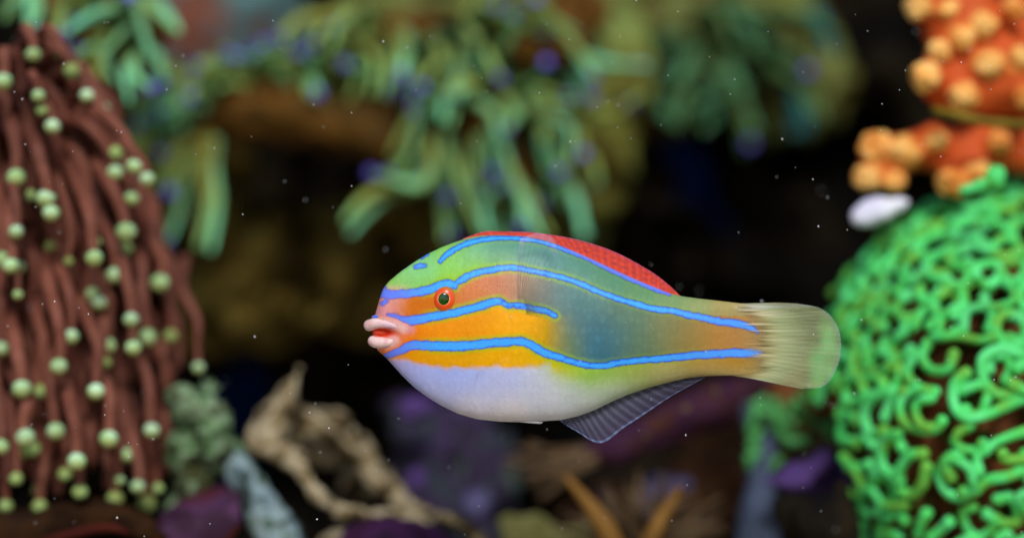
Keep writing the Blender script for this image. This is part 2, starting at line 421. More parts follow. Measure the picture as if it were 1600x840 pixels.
tentacled('frogspawn_coral', 'large bushy green coral with purple tipped tentacles hanging above the fish',
          [(655, 45, -.01, 60, 34, 50), (740, 178, -.008, 55, 60, 60), (860, 75, -.008, 62, 55, 60), (620, 190, 0, 60, 50, 50), (800, 250, .0, 50, 60, 50), (900, 20, 0, 60, 40, 50), (690, 255, 0, 50, 50, 40)],
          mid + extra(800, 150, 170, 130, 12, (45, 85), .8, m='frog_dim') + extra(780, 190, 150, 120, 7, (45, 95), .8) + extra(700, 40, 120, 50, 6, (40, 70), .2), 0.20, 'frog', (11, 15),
          flesh=[(600, 60, .01, 80, 70, 50), (720, 90, .012, 110, 90, 50), (840, 170, .012, 110, 110, 50), (760, 270, .015, 120, 90, 50), (930, 240, .02, 80, 110, 50), (950, 100, .02, 90, 100, 50)])

far = [z6((780, 90), (800, 40), (860, 60), (872, 140)), (z6((900, 150), (960, 160), (1025, 150), (1020, 240)), dict(r=17)), z6((1040, 40), (1120, 60), (1190, 85)),
       z6((760, 200), (860, 240), (935, 275)), z6((700, 290), (770, 350), (805, 305)), (z6((1080, 240), (1090, 330), (1090, 410)), dict(r=18, m='frog_teal', tip=False)),
       (z6((1150, 60), (1180, 110), (1195, 150)), dict(r=17, m='frog_teal', tip=False)), z6((700, 250), (680, 330), (700, 370)), z6((900, 60), (950, 110), (960, 170)),
       z6((840, 20), (930, 30), (1010, 60)), z6((780, 140), (740, 220), (720, 260))]
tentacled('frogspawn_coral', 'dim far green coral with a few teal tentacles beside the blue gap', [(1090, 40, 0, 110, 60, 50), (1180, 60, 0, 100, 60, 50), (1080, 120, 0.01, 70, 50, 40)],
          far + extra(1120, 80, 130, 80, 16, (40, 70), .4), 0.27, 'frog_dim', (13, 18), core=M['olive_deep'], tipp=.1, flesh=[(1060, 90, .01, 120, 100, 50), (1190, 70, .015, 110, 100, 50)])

left = [z3((110, -40), (115, 20), (108, 92)), (z3((430, 10), (445, 80), (465, 180)), dict(r=14)), z3((440, 40), (390, 80), (330, 150)), z3((420, 20), (300, 40), (200, 100)),
        z3((300, -20), (260, 10), (230, 60)), z3((200, 0), (190, 60), (190, 150)), z3((330, 110), (300, 150), (240, 160)), z3((60, -30), (40, 20), (10, 60)), z3((460, 0), (520, 40), (560, 90))]
tentacled('frogspawn_coral', 'green and violet tentacled coral above the brown torch coral', [(190, 60, 0, 80, 55, 50), (120, 10, 0, 70, 40, 50), (200, 120, 0, 40, 40, 40)],
          left + extra(150, 40, 100, 60, 10, (30, 60), .3), 0.15, 'frog')

# ------------------------------------------------------------------ torch coral on the left
def torch():
    tips = [(52, 86, 14), (95, 82, 13), (5, 128, 16), (60, 150, 12), (136, 150, 13), (82, 198, 14), (160, 172, 14), (174, 203, 16), (180, 270, 15), (210, 260, 14),
            (230, 280, 14), (206, 310, 13), (25, 278, 17), (72, 310, 17), (80, 333, 15), (197, 362, 18), (195, 388, 14, 1), (25, 362, 13), (17, 415, 14), (79, 385, 11, 1),
            (147, 403, 15), (3, 405, 15), (28, 417, 13), (182, 238, 13, 1), (112, 110, 15, 1), (65, 172, 11, 1), (48, 305, 11, 1), (107, 408, 9, 1), (150, 378, 10, 1),
            (180, 430, 16), (250, 442, 17), (147, 460, 15), (155, 473, 14), (28, 460, 9), (205, 499, 14), (230, 527, 17), (208, 543, 14), (267, 525, 13, 1), (168, 540, 15),
            (165, 566, 11, 1), (111, 526, 14), (92, 572, 15), (2, 545, 14), (34, 607, 17), (65, 610, 14, 1), (150, 611, 15), (310, 574, 11), (87, 673, 16), (40, 683, 17),
            (30, 707, 15, 1), (50, 700, 15, 1), (170, 685, 16), (1, 697, 14), (237, 672, 14), (200, 710, 14), (120, 720, 16), (102, 740, 13, 1), (25, 747, 12, 1), (60, 765, 12, 1),
            (125, 767, 14, 1), (215, 760, 13), (180, 778, 15, 1), (62, 791, 14, 1), (187, 750, 9), (247, 762, 10, 1), (230, 785, 17, 1), (9, 790, 13, 1), (-25, 200, 15), (-30, 330, 15),
            (-30, 480, 15), (-35, 620, 16), (-60, 720, 15), (-70, 400, 15), (-70, 260, 15)]
    Y = 0.062
    t = thing('torch_coral', 'mauve brown coral with long drooping tentacles ending in round mint green tips', 'coral', P(20, 800, Y + .05))
    fused('core', [ball_geo(P(-30, 360, Y + .06), R(190), R(180), R(270), 3), ball_geo(P(20, 600, Y + .06), R(190), R(180), R(170), 3), ball_geo(P(70, 430, Y + .06), R(185), R(190), R(240), 3), ball_geo(P(90, 620, Y + .06), R(150), R(170), R(130), 3)],
          M['torch_core'], t, 0.003, 0.004, 60)
    fused('base', [ball_geo(P(20, 850, Y + .07), R(170), R(130), R(150), 3), ball_geo(P(0, 1100, Y + .08), R(200), R(150), R(260), 3), ball_geo(P(-10, 1350, Y + .08), R(230), R(170), R(200), 3)],
          M['dark_rock'], t, 0.004, 0.006, 60)
    cx, cy = -10, 250
    def one(x, y, r, Yt, tipm, ln):
        # grows out of the colony, arches over and hangs to its tip; the topmost lean outward instead
        up = 1 - min(1.0, max(0.0, (y - 150) / 260))
        side = max(-.6, min(1.0, (x - 10) / 170))
        low = [(x - 26 * side - 10 + random.uniform(-16, 16), y - ln * 1.0), (x - 16 * side - 4 + random.uniform(-10, 10), y - ln * .74), (x - 7 * side + random.uniform(-9, 9), y - ln * .45), (x + random.uniform(-4, 4), y - ln * .2)]
        hi = [(x - ln * 1.0 * side - 8, y + ln * .12), (x - ln * .8 * side + random.uniform(-8, 8), y - ln * .25), (x - ln * .42 * side, y - ln * .42), (x - ln * .1 * side + 2, y - ln * .2)]
        q = [(l[0] * (1 - up) + h[0] * up, l[1] * (1 - up) + h[1] * up) for l, h in zip(low, hi)]
        tr = r * .66
        pts = [P(*q[0], Yt + .034), P(*q[1], Yt + .012), P(*q[2], Yt + .001), P(*q[3], Yt), P(x, y - 2, Yt)]
        te = tube('tentacle', pts, [R(tr * 1.4), R(tr * 1.35), R(tr * 1.2), R(tr * 1.05), R(tr * .95), R(tr * .88)], M['torch'], t, n=20, sides=12, wob=0.1)
        if tipm:
            ball('tip', P(x, y, Yt - .0012), R(r * .98), R(r * .95), R(r * .9), M[tipm], te, sub=3, amp=.05, fr=1.2, seed=x)
            me_ = te.children[-1].data; at = me_.attributes.new('along', 'FLOAT', 'POINT')
            at.data.foreach_set('value', np.array([(q.z + 1) / 2 for q in ico(3)[0]], np.float32))  # each tip turns yellower towards its underside
    for tp in tips:
        x, y, r = tp[:3]; dim = len(tp) > 3
        ed = max(0, x - 120) / 180
        Yt = Y + random.uniform(-.012, .004) + .022 * ed + (.007 if dim else 0) + (.003 if y < 200 else 0)
        one(x, y, r, Yt, 'torch_tip_dim' if dim else 'torch_tip', random.uniform(120, 190) if y > 200 else random.uniform(70, 110))
    # tentacles between and behind, whose ends are hidden
    edge_y = [60, 170, 300, 400, 500, 600, 700, 780]; edge_x = [90, 185, 205, 245, 275, 282, 268, 250]
    for k in range(215):
        y = random.uniform(130, 770); xm = np.interp(y, edge_y, edge_x)
        x = random.uniform(-40, xm)
        one(x, y, random.uniform(15, 20), Y + .014 + random.uniform(0, .012) + .02 * max(0, x - 120) / 180, None, random.uniform(110, 180))
torch()

# ------------------------------------------------------------------ hammer coral on the right
def hammer():
    CX, CY, RX, RY = 1590, 660, 335, 372
    Y0, DEP = 0.048, 0.085
    def depth(x, y):
        q = ((x - CX) / RX) ** 2 + ((y - CY) / RY) ** 2
        q2 = min(q, 1.0)
        return Y0 + DEP * (1 - math.sqrt(max(0.0, 1 - q2 * .97)))
    t = thing('hammer_coral', 'bright green coral of curled hook shaped tips over brown flesh', 'coral', P(1580, 1000, .12))
    Yc = Y0 + DEP + .008
    fused('core', [ball_geo(P(CX, CY, Yc), R(RX - 9), DEP * .97, R(RY - 9), 4), ball_geo(P(1720, 700, Yc), R(260), DEP * .9, R(330), 4), ball_geo(P(1235, 640, .14), R(62), .02, R(70), 3), ball_geo(P(1300, 600, .13), R(80), .03, R(70), 3)],
          M['ham_core'], t, 0.003, 0.003, 80)
    fused('base', [ball_geo(P(1600, 1100, Yc), R(250), R(200), R(250), 3), ball_geo(P(1600, 1350, Yc), R(260), R(220), R(230), 3)], M['dark_rock'], t, 0.005, 0.006, 60)
    used = []
    def curl(pts, r=11, dz=0.0, stalk=True, base=None, mm='ham'):
        w3 = [P(x, y, (base if base is not None else depth(x, y)) + dz + random.uniform(-.0006, .0006)) for x, y in pts]
        rr = [R(r * 1.18), R(r), R(r * .95), R(r), R(r * 1.2)]
        tip = tube('tentacle', w3, rr, M[mm], t, n=max(12, 4 * len(pts)), sides=10, wob=.16)
        if stalk:
            mid = w3[len(w3) // 2]
            back = Vector((P(CX, CY, 0).x, Yc, P(CX, CY, 0).z))
            d = (back - mid)
            q = mid + d * .16 + Vector((0, .012, 0))
            tube('stalk', [mid + Vector((0, R(r) * .4, 0)), mid.lerp(q, .5), q], [R(r * 1.0), R(r * 1.1), R(r * 1.2)], M['ham_stalk'], tip, n=6, sides=8)
        used.extend(pts)
    z8 = lambda *p: [(1120 + u / 1.908, 400 + v / 1.908) for u, v in p]
    traced = [z8((742, 348), (712, 380), (706, 440), (742, 482), (805, 472), (862, 446), (912, 424)),
              z8((672, 490), (650, 514), (600, 516), (558, 492), (545, 448), (565, 412), (608, 398), (650, 404)),
              z8((722, 592), (690, 602), (664, 645), (680, 694), (722, 718), (770, 700), (806, 668), (870, 655), (920, 632)),
              z8((615, 588), (572, 596), (543, 645), (550, 696), (584, 708), (612, 680), (625, 628)),
              z8((540, 530), (498, 548), (486, 600), (508, 646), (545, 668)),
              z8((905, 292), (840, 278), (792, 308), (796, 368), (834, 410), (890, 414)),
              z8((628, 258), (612, 300), (640, 338), (690, 336), (706, 292)), z8((590, 292), (566, 350), (604, 396)),
              z8((905, 178), (858, 172), (834, 210), (856, 258), (908, 262)), z8((735, 225), (742, 170), (786, 150), (822, 170), (812, 218)),
              z8((650, 240), (720, 240), (790, 250), (830, 240)), z8((520, 402), (460, 430), (440, 480), (462, 530), (500, 520)),
              z8((694, 790), (670, 812), (640, 838)), z8((626, 766), (612, 790), (600, 826)), z8((548, 742), (548, 766), (560, 786)), z8((520, 770), (490, 792), (478, 836)),
              z8((800, 580), (840, 550), (920, 520)), z8((852, 588), (862, 606), (920, 604)), z8((838, 838), (866, 826), (880, 850)), z8((780, 640), (776, 600), (800, 576)),
              z8((560, 402), (520, 430), (500, 480)), z8((480, 640), (450, 690), (500, 740), (560, 740)), z8((420, 560), (440, 540), (466, 560)), z8((380, 600), (420, 630), (460, 620)),
              z8((940, 700), (900, 720), (930, 770)), z8((720, 860), (760, 840), (800, 870)), z8((436, 790), (430, 830), (450, 870))]
    for p in traced: curl(p, random.uniform(8.2, 10))
    # the shoulder of the colony, further back and in a duller green
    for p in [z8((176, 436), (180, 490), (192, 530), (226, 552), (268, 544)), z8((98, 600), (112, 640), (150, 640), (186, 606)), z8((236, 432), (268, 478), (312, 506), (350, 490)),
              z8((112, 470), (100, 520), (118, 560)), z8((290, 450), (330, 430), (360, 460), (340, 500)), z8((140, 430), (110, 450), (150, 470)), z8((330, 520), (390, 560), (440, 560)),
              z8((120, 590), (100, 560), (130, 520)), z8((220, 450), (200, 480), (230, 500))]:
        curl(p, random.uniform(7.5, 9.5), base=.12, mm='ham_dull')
    # hooks and rings packed over the crown of the dome
    rnd = random.Random(11)
    tries = 0; n = 0; centres = []
    tr_pts = list(used)
    while n < 245 and tries < 26000:
        tries += 1
        x = rnd.uniform(1255, 1700); y = rnd.uniform(280, 880)
        gx, gy = (x - CX) / RX, (y - CY) / RY
        g = math.hypot(gx, gy)
        if g > .985 or (y > 640 and x < 1305 + (y - 640) * .25): continue
        fs = max(.40, math.sqrt(max(0, 1 - g * g)))          # foreshortened where the dome turns away
        upper = y < 540 or x < 1400
        if min((math.hypot(x - a, y - b) for a, b in tr_pts), default=999) < (22 if upper else 29): continue
        ax = math.atan2(gy * RX, gx * RY)
        def far_(c):
            dx, dy = x - c[0], y - c[1]
            u = dx * math.cos(ax) + dy * math.sin(ax); v = -dx * math.sin(ax) + dy * math.cos(ax)
            return math.hypot(u / fs, v)
        if min((far_(c) for c in centres), default=999) < (36 if upper else 43): continue
        centres.append((x, y))
        s = rnd.uniform(18, 25)
        a0 = rnd.uniform(0, 6.28); sweep = rnd.uniform(3.8, 5.6); el = rnd.uniform(.75, 1.25)
        pts = []
        for k in range(8):
            a = a0 + sweep * k / 7; sp = s * (1 + .12 * math.sin(3 * a + x))
            ux, uy = math.cos(a) * sp * fs * el, math.sin(a) * sp * 1.1 / el
            pts.append((x + ux * math.cos(ax) - uy * math.sin(ax), y + ux * math.sin(ax) + uy * math.cos(ax)))
        curl(pts, rnd.uniform(7.8, 9.8), dz=rnd.uniform(-.0025, .0025)); n += 1
hammer()

# ------------------------------------------------------------------ orange corals
def knobby(name, label, body, knobs, Y, loc):
    """a soft branching mass; each lobe pales towards its end"""
    t = thing(name, label, 'coral', P(*loc, Y))
    g = [ball_geo(P(x, y, Y + dy), R(a), R(c), R(b), 3) for x, y, dy, a, b, c in body]
    for x, y, r in knobs: g.append(ball_geo(P(x, y, Y - .0065), R(r * .95), R(r * 1.0), R(r * .85), 3))
    o = fused('stem', g, M['orange_grad'], t, 0.0015, 0.0011, 170)
    co = np.array([v.co for v in o.data.vertices]); w_ = np.zeros(len(co))
    for x, y, r in knobs:
        c = P(x, y, Y - .0105); d = np.linalg.norm(co - np.array(c), axis=1) / R(r)
        w_ = np.maximum(w_, np.clip(1.35 - d, 0, 1))
    at = o.data.attributes.new('along', 'FLOAT', 'POINT'); at.data.foreach_set('value', w_.astype(np.float32))
    for x, y, r in knobs:
        v, f = ball_geo(P(x + random.uniform(-3, 3), y + random.uniform(-3, 3), Y - .0078), R(r * .9), R(r * .9), R(r * .8), 4, .3, 1.3, random.uniform(-.6, .6), x)
        mesh_obj('knob', v, f, M['orange_tip'], t)
knobby('knobby_coral', 'orange red coral studded with pale orange knobs above the olive strand',
       [(1500, 30, 0, 75, 70, 60), (1560, 110, 0, 85, 80, 60), (1480, 120, 0, 55, 55, 50), (1600, 50, 0.01, 80, 90, 60), (1640, 160, .01, 90, 90, 60), (1520, 150, 0, 60, 40, 50), (1660, -30, .01, 80, 80, 60)],
       [(1446, 118, 31), (1470, 82, 24), (1500, 58, 29), (1536, 38, 30), (1543, 98, 31), (1508, 150, 30), (1440, 14, 28), (1592, 94, 27), (1586, 18, 25), (1604, 150, 24), (1650, 100, 28), (1480, 16, 22)], 0.095, (1600, 200))
knobby('knobby_coral', 'orange coral arm with pale clustered end lying over the green coral',
       [(1600, 228, .005, 80, 56, 50), (1530, 230, 0, 70, 52, 45), (1460, 232, 0, 60, 46, 45), (1590, 185, .01, 70, 40, 40), (1395, 245, 0, 45, 40, 40), (1365, 265, 0, 34, 34, 35), (1500, 270, 0, 50, 34, 40), (1680, 230, .01, 80, 50, 50)],
       [(1370, 232, 33), (1358, 274, 29), (1414, 240, 35), (1400, 282, 24), (1490, 286, 31), (1527, 268, 25), (1462, 222, 24), (1560, 222, 24)], 0.10, (1600, 260))
tag(tube('algae_strand', [P(1462, 172, .084), P(1500, 181, .08), P(1550, 191, .08), P(1610, 195, .082), P(1690, 190, .084)], [R(7), R(9), R(9), R(10)], M['olive_strand'], wob=.2), 'olive strand lying between the two orange corals', 'algae')
boulder('sponge', 'small whitish lavender lump under the orange arm at the edge of the green coral', 'sponge', [(1372, 326, .088, 34, 22, 20), (1350, 338, .088, 24, 18, 18), (1402, 320, .088, 22, 16, 16)], M['lav'], .001, .0015, 150)
tp = thing('polyp', 'small teal green polyp standing on the crown of the green coral', 'polyp', P(1552, 300, .07))
for x, y, a, b in ((1556, 276, 18, 20), (1530, 290, 20, 11), (1512, 296, 16, 9)):
    ball('lobe', P(x, y, .068), R(a), R(10), R(b), M['torch_tip'] if False else M['ham'], tp, 3, .15, 1.2, .2, x)

# ------------------------------------------------------------------ foreground rubble and smaller growths
g = [tube_geo([P(469, 574, .102), P(455, 606, .104), P(440, 640, .106), P(418, 672, .102), P(398, 700, .10)], [R(6), R(15), R(28), R(36), R(34), R(24)], 18, 14, 1.0, .25),
     tube_geo([P(430, 655, .112), P(480, 662, .118), P(525, 672, .122), P(570, 715, .125), P(612, 768, .125), P(655, 820, .125)], [R(34), R(36), R(36), R(30), R(28), R(26)], 24, 14, .8, .25),
     tube_geo([P(405, 700, .098), P(452, 712, .093), P(482, 752, .09), P(515, 788, .09), P(560, 802, .092), P(610, 800, .098)], [R(20), R(22), R(18), R(17), R(15), R(12)], 24, 12, 1.0, .25),
     ball_geo(P(505, 700, .135), R(62), R(20), R(40), 3), ball_geo(P(560, 752, .14), R(48), R(16), R(40), 3)]
for bx_ in [(525, 655, .118, 26, 22, 18), (560, 860, .115, 90, 44, 40), (640, 880, .13, 60, 50, 40), (570, 1000, .13, 110, 140, 60), (560, 1250, .13, 150, 160, 80)]:
    g.append(ball_geo(P(bx_[0], bx_[1], bx_[2]), R(bx_[3]), R(bx_[5]), R(bx_[4]), 3))
tag(fused('rock_spur', g, M['beige'], None, .0014, .0016, 150), 'pale beige pointed rock spur with a dark hollow, beside the purple dome', 'rock')
boulder('encrusted_rock', 'rounded purple crusted dome at the foot of the beige spur', 'rock', [(615, 862, .085, 100, 58, 70), (560, 880, .085, 60, 50, 50), (690, 885, .085, 60, 50, 50), (620, 1050, .09, 110, 160, 90), (620, 1300, .09, 140, 150, 110)], M['purple_crust'], .0015, .003, 100)
tag(tube('rubble_branch', [P(640, 785, .10), P(680, 805, .095), P(720, 818, .09), P(760, 860, .09), P(800, 980, .09)], [R(9), R(14), R(14), R(16)], M['beige'], wob=.35, n=16), 'pale rubble stick slanting down from the beige spur', 'rubble')
boulder('reef_rock', 'mottled purple and slate rock under the belly of the fish', 'rock',
        [(660, 690, .19, 55, 60, 50), (730, 700, .19, 70, 70, 50), (780, 730, .19, 30, 80, 40), (690, 780, .19, 90, 60, 50), (640, 640, .20, 40, 25, 30), (720, 900, .20, 110, 130, 80), (720, 1150, .2, 150, 200, 100)], M['mottle'], .005, .003, 80)
for (x, y, a, b, m, lab) in [(648, 640, 36, 18, 'violet', 'violet lump on the mottled rock just below the chin of the fish'), (652, 748, 22, 20, 'violet', 'small violet lump low on the mottled rock'), (742, 785, 26, 26, 'lilac', 'dull indigo lump at the right foot of the mottled rock')]:
    boulder('crust_lump', lab, 'lump', [(x, y, .165, a, b, 18), (x + a * .6, y - b * .4, .167, a * .5, b * .6, 14)], M[m], .0015, .0018, 120)
boulder('encrusted_rock', 'green tinted rock knob tucked behind the torch coral tips', 'rock', [(305, 640, .085, 34, 44, 30), (328, 680, .085, 40, 46, 30), (345, 705, .09, 36, 30, 26), (318, 604, .09, 22, 22, 22), (300, 720, .09, 36, 50, 30), (300, 900, .10, 50, 180, 50), (300, 1200, .1, 90, 200, 70)], M['green_rock'], .005, .002, 110)
o = tube('rubble_branch', [P(352, 708, .095), P(378, 742, .088), P(402, 778, .085), P(425, 822, .085), P(440, 870, .085), P(450, 1150, .09)], [R(26), R(29), R(28), R(34), R(40), R(50), R(60)], M['blue_grey'], wob=.35, n=22, sides=14)
tag(o, 'pale blue grey branch leaning between green rock and beige spur', 'rubble')

# plating growths at the lower left: curled sheets with a red rim
def plate(label, top, bot, Y, back, m, rim):
    n = len(top); t = thing('plate_coral', label, 'coral', P(*bot[n // 2], Y))
    nu, nv = 36, 14; V, F = [], []
    tp3 = catmull([P(x, y, Y + back) for x, y in top], nu); bt3 = catmull([P(x, y, Y) for x, y in bot], nu)
    for i in range(nu):
        for j in range(nv):
            f = j / (nv - 1)
            p = tp3[i].lerp(bt3[i], f); p = p + Vector((0, -.012 * math.sin(f * math.pi), .004 * math.sin(f * math.pi)))
            p = p + Vector((0, .0015, .0015)) * mnoise.noise(p * 120)
            V.append(p)
    for i in range(nu - 1):
        for j in range(nv - 1):
            a = i * nv + j; F.append((a, a + nv, a + nv + 1, a + 1))
    o = mesh_obj('sheet', V, F, m, t)
    s = o.modifiers.new('thick', 'SOLIDIFY'); s.thickness = .0025; s.offset = 0
    tube('rim', [p + Vector((0, -.001, 0)) for p in bt3[::3]], [R(6), R(9), R(9), R(5)], rim, t, n=24, sides=8, wob=.3)
plate('purple curled plate with a dark red rim under the torch coral', [(262, 812), (300, 775), (345, 762), (385, 782)], [(255, 850), (300, 858), (345, 850), (378, 815)], .07, .03, M['plate'], M['red_rim'])
plate('low dark red edged sheet along the foot of the torch coral', [(-60, 800), (60, 806), (150, 792), (230, 806)], [(-60, 850), (60, 842), (170, 822), (262, 846)], .06, .03, M['brown_rock'], M['red_rim'])

# maroon sponge arm below the tail, frayed at its lower end
t = thing('sponge', 'dusky maroon sponge arm with a frayed end slanting below the fish tail', 'sponge', P(1230, 600, .14))
fused('arm', [tube_geo([P(1330, 590, .17), P(1235, 606, .15), P(1150, 622, .135), P(1060, 655, .13), P(965, 694, .13), P(890, 728, .13)], [R(30), R(34), R(42), R(44), R(40), R(34), R(18)], 26, 14)], M['maroon'], t, .002, .0016, 130)
for k in range(26):
    a = random.uniform(-.75, .35); l = random.uniform(70, 120); x, y = 915 + random.uniform(-20, 20), 715 + random.uniform(-18, 18)
    ex, ey = x - math.cos(a) * l, y - math.sin(a) * l * .9
    tube('filament', [P(x, y, .125), P((x + ex) / 2, (y + ey) / 2 + random.uniform(-5, 5), .122), P(ex, ey, .122 + random.uniform(-.006, .006))], [R(5), R(4), R(2)], M['plume'], t, n=8, sides=6)
for x, y, r in ((1118, 612, 9), (1072, 638, 7), (1010, 682, 7)):
    ball('wart', P(x, y, .097), R(r), R(r * .6), R(r), M['plume'], t, 2)

# feathery worm crown with amber spikes
t = thing('feather_duster', 'brown feathery crown with two amber spikes on the bottom below the fish', 'worm', P(1000, 880, .11))
tube('stalk', [P(1000, 870, .115), P(1005, 1000, .12), P(1000, 1400, .13)], [R(30), R(34), R(40)], M['brown_rock'], t, n=14, sides=12, wob=.2)
for k in range(70):
    a = math.radians(random.uniform(22, 162)); l = random.uniform(70, 135); tw = random.uniform(-.02, .02)
    x, y = 1010 + random.uniform(-25, 25), 868
    ex, ey = x + math.cos(a) * l * 1.1, y - math.sin(a) * l
    tube('plume', [P(x, y, .11), P(x + (ex - x) * .5 + random.uniform(-6, 6), y + (ey - y) * .62, .11 + tw * .5), P(ex, ey, .112 + tw)], [R(4), R(5), R(2)], M['plume'], t, n=9, sides=6)
tube('spike', [P(972, 880, .09), P(945, 822, .09), P(916, 782, .092), P(884, 744, .095)], [R(22), R(19), R(12), R(5)], M['amber'], t, n=16, sides=12, wob=.12)
tube('spike', [P(1000, 880, .09), P(1022, 830, .09), P(1044, 790, .092), P(1062, 764, .095)], [R(18), R(16), R(12), R(6)], M['amber'], t, n=16, sides=12, wob=.12)
boulder('crust_lump', 'soft lilac lump behind the amber spikes', 'lump', [(1030, 768, .145, 28, 30, 18), (1055, 755, .147, 28, 16, 16), (1010, 790, .147, 20, 26, 16)], M['lilac'], .0015, .0018, 120)
boulder('crust_lump', 'small lilac lump left of the feathery crown', 'lump', [(950, 776, .15, 20, 14, 14), (966, 784, .152, 14, 12, 12)], M['lilac'], .0015, .0018, 120)
boulder('crust_lump', 'pale yellow green lumps beside the rubble stick', 'lump', [(800, 815, .12, 26, 18, 18), (835, 810, .12, 26, 16, 18), (820, 840, .12, 40, 22, 22), (905, 835, .12, 30, 22, 18), (860, 850, .12, 40, 30, 22)], M['chart'], .0015, .0018, 120)
boulder('reef_rock', 'brown rock rising behind the feathery crown', 'rock', [(1130, 740, .20, 55, 110, 40), (1070, 800, .20, 80, 90, 50), (960, 820, .21, 110, 60, 50), (1100, 950, .2, 160, 160, 80), (1100, 1200, .2, 200, 200, 100)], M['brown_rock'], .005, .003, 80)
o = tube('rubble_branch', [P(1172, 640, .13), P(1188, 690, .125), P(1190, 760, .12), P(1186, 850, .12), P(1190, 1150, .13)], [R(18), R(26), R(26), R(30), R(44), R(60)], M['slate'], wob=.35, n=22, sides=14)
tag(o, 'slate blue upright branch beside the green coral shoulder', 'rubble')
boulder('encrusted_rock', 'violet crusted rock tucked under the green coral', 'rock', [(1232, 750, .10, 44, 16, 20), (1290, 716, .10, 22, 18, 20), (1255, 735, .104, 40, 16, 20), (1300, 760, .112, 60, 40, 24), (1300, 900, .12, 70, 130, 40), (1310, 1200, .13, 120, 220, 80)], M['violet'], .002, .002, 120)
boulder('reef_rock', 'added near black rock standing in for the dark gap under the green coral', 'rock', [(1285, 815, .072, 60, 50, 20), (1250, 800, .08, 60, 40, 20), (1312, 790, .07, 30, 52, 18), (1322, 840, .066, 32, 50, 18), (1280, 950, .08, 80, 130, 30), (1280, 1200, .09, 120, 200, 50)], M['dark_rock'], .003, .003, 80)  # added over the brown core; its black colour stands in for the shaded gap

boulder('reef_rock', 'dark rock pillar that the orange corals grow from', 'rock', [(1800, 60, .12, 130, 170, 90), (1790, 280, .13, 130, 170, 90), (1810, 600, .17, 140, 260, 90), (1810, 1000, .18, 160, 300, 110), (1810, 1300, .18, 180, 200, 130)], M['dark_rock'], .006, .004, 60)
boulder('reef_rock', 'dark rock ledge behind the violet and green coral over the torch coral', 'rock', [(100, 30, .235, 160, 90, 60), (-40, 60, .24, 150, 130, 70), (-120, 300, .27, 160, 250, 90)], M['dark_rock'], .006, .004, 60)

# ------------------------------------------------------------------ the fish
def sm(a, b, x):
    t = np.clip((x - a) / (b - a), 0, 1); return t * t * (3 - 2 * t)

TOP = [(583, 506), (586, 492), (590, 478), (594, 464), (598, 452), (606, 441), (626, 424), (647, 409.5), (669, 396), (690, 386), (711, 378), (733, 371), (754, 367.5), (780, 367), (818, 368.5), (845, 373),
       (870, 381), (900, 393.5), (930, 407), (960, 421.5), (1001, 439.5), (1027, 450), (1044, 457), (1066, 462.6), (1091, 466), (1126, 470), (1164, 474.5), (1185, 478), (1200, 484), (1212, 495)]
BOT = [(583, 524), (586, 537), (590, 546.5), (594, 550), (604, 559), (613, 569), (630, 588), (647, 604.5), (669, 620.5), (690, 633.5), (716, 646), (746, 654.5), (780, 658), (814, 659), (843, 657.5), (877, 655.5), (903, 649.5),
       (929, 640), (959, 625.5), (984, 615), (1014, 605), (1049, 595.5), (1074, 590), (1100, 587.3), (1126, 586.5), (1160, 586), (1185, 584), (1200, 577), (1212, 566)]
THK = [(583, 9), (588, 16), (600, 24), (630, 33), (660, 40), (700, 48), (780, 58), (850, 60), (950, 50), (1050, 33), (1110, 18), (1150, 8), (1180, 3.5), (1212, 1.2)]
X0, X1 = 583.0, 1212.0
NU, NV = 420, 150
us = np.linspace(0, 1, NU); xs = X0 + (X1 - X0) * (us + 0.06 * (us * us - us) * 1.0)
xs = X0 + (X1 - X0) * np.where(us < .08, us * us / .16 + us * .5, us)
def smooth_interp(x, pts):
    p = np.array(pts, float); y = np.interp(x, p[:, 0], p[:, 1])
    k = np.hanning(9); k /= k.sum()
    yp = np.pad(y, 4, mode='edge'); s = np.convolve(yp, k, 'valid')
    e = sm(0, 20, np.arange(len(x))) * sm(0, 12, np.arange(len(x))[::-1])
    return y * (1 - e) + s * e
tops, bots, thk = smooth_interp(xs, TOP), smooth_interp(xs, BOT), smooth_interp(xs, THK)
th = np.linspace(0, 2 * np.pi, NV, endpoint=False)
zz = np.cos(th); yy = -np.sin(th)                       # th = pi/2 faces the camera
yy = np.sign(yy) * np.abs(yy) ** 0.85
midp = (tops + bots) / 2; half = (bots - tops) / 2
GX = np.repeat(xs[:, None], NV, 1)
GZ = midp[:, None] - half[:, None] * zz[None, :]        # photo rows
GY = thk[:, None] * yy[None, :]
# gill cover: the cheek stands a little proud, with a step down behind its edge
def gill_x(py): return 758 + 42 * np.sin(np.clip((py - 445) / 140, 0, 1) * np.pi) - 20 * sm(540, 620, py)
gx = gill_x(GZ)
GY = GY * (1 + 0.016 * (1 - sm(-7, 7, GX - gx)) * sm(660, 720, GX) * sm(420, 450, GZ) * (1 - sm(590, 630, GZ)))
# belly soft ripples and mouth pocket
mouth = np.exp(-(((GX - 594) / 19) ** 2 + ((GZ - 519.5) / 6) ** 2))
GY = GY * (1 - .65 * mouth)
wx = (GX - 800) * PX; wy = GY * PX; wz = ZC + (420 - GZ) * PX
BV = np.stack([wx, wy, wz], -1).reshape(-1, 3)
BF = []
for i in range(NU - 1):
    for j in range(NV):
        j2 = (j + 1) % NV
        BF.append((i * NV + j, i * NV + j2, (i + 1) * NV + j2, (i + 1) * NV + j))
BF.append(tuple(range(NV - 1, -1, -1))); BF.append(tuple((NU - 1) * NV + j for j in range(NV)))

# skin pattern, in photo pixels as seen square on (same on both flanks)
per = D / (D - np.abs(wy))
QX = (800 + (GX - 800) * per).ravel(); QZ = (420 + (GZ - 420) * per).ravel()

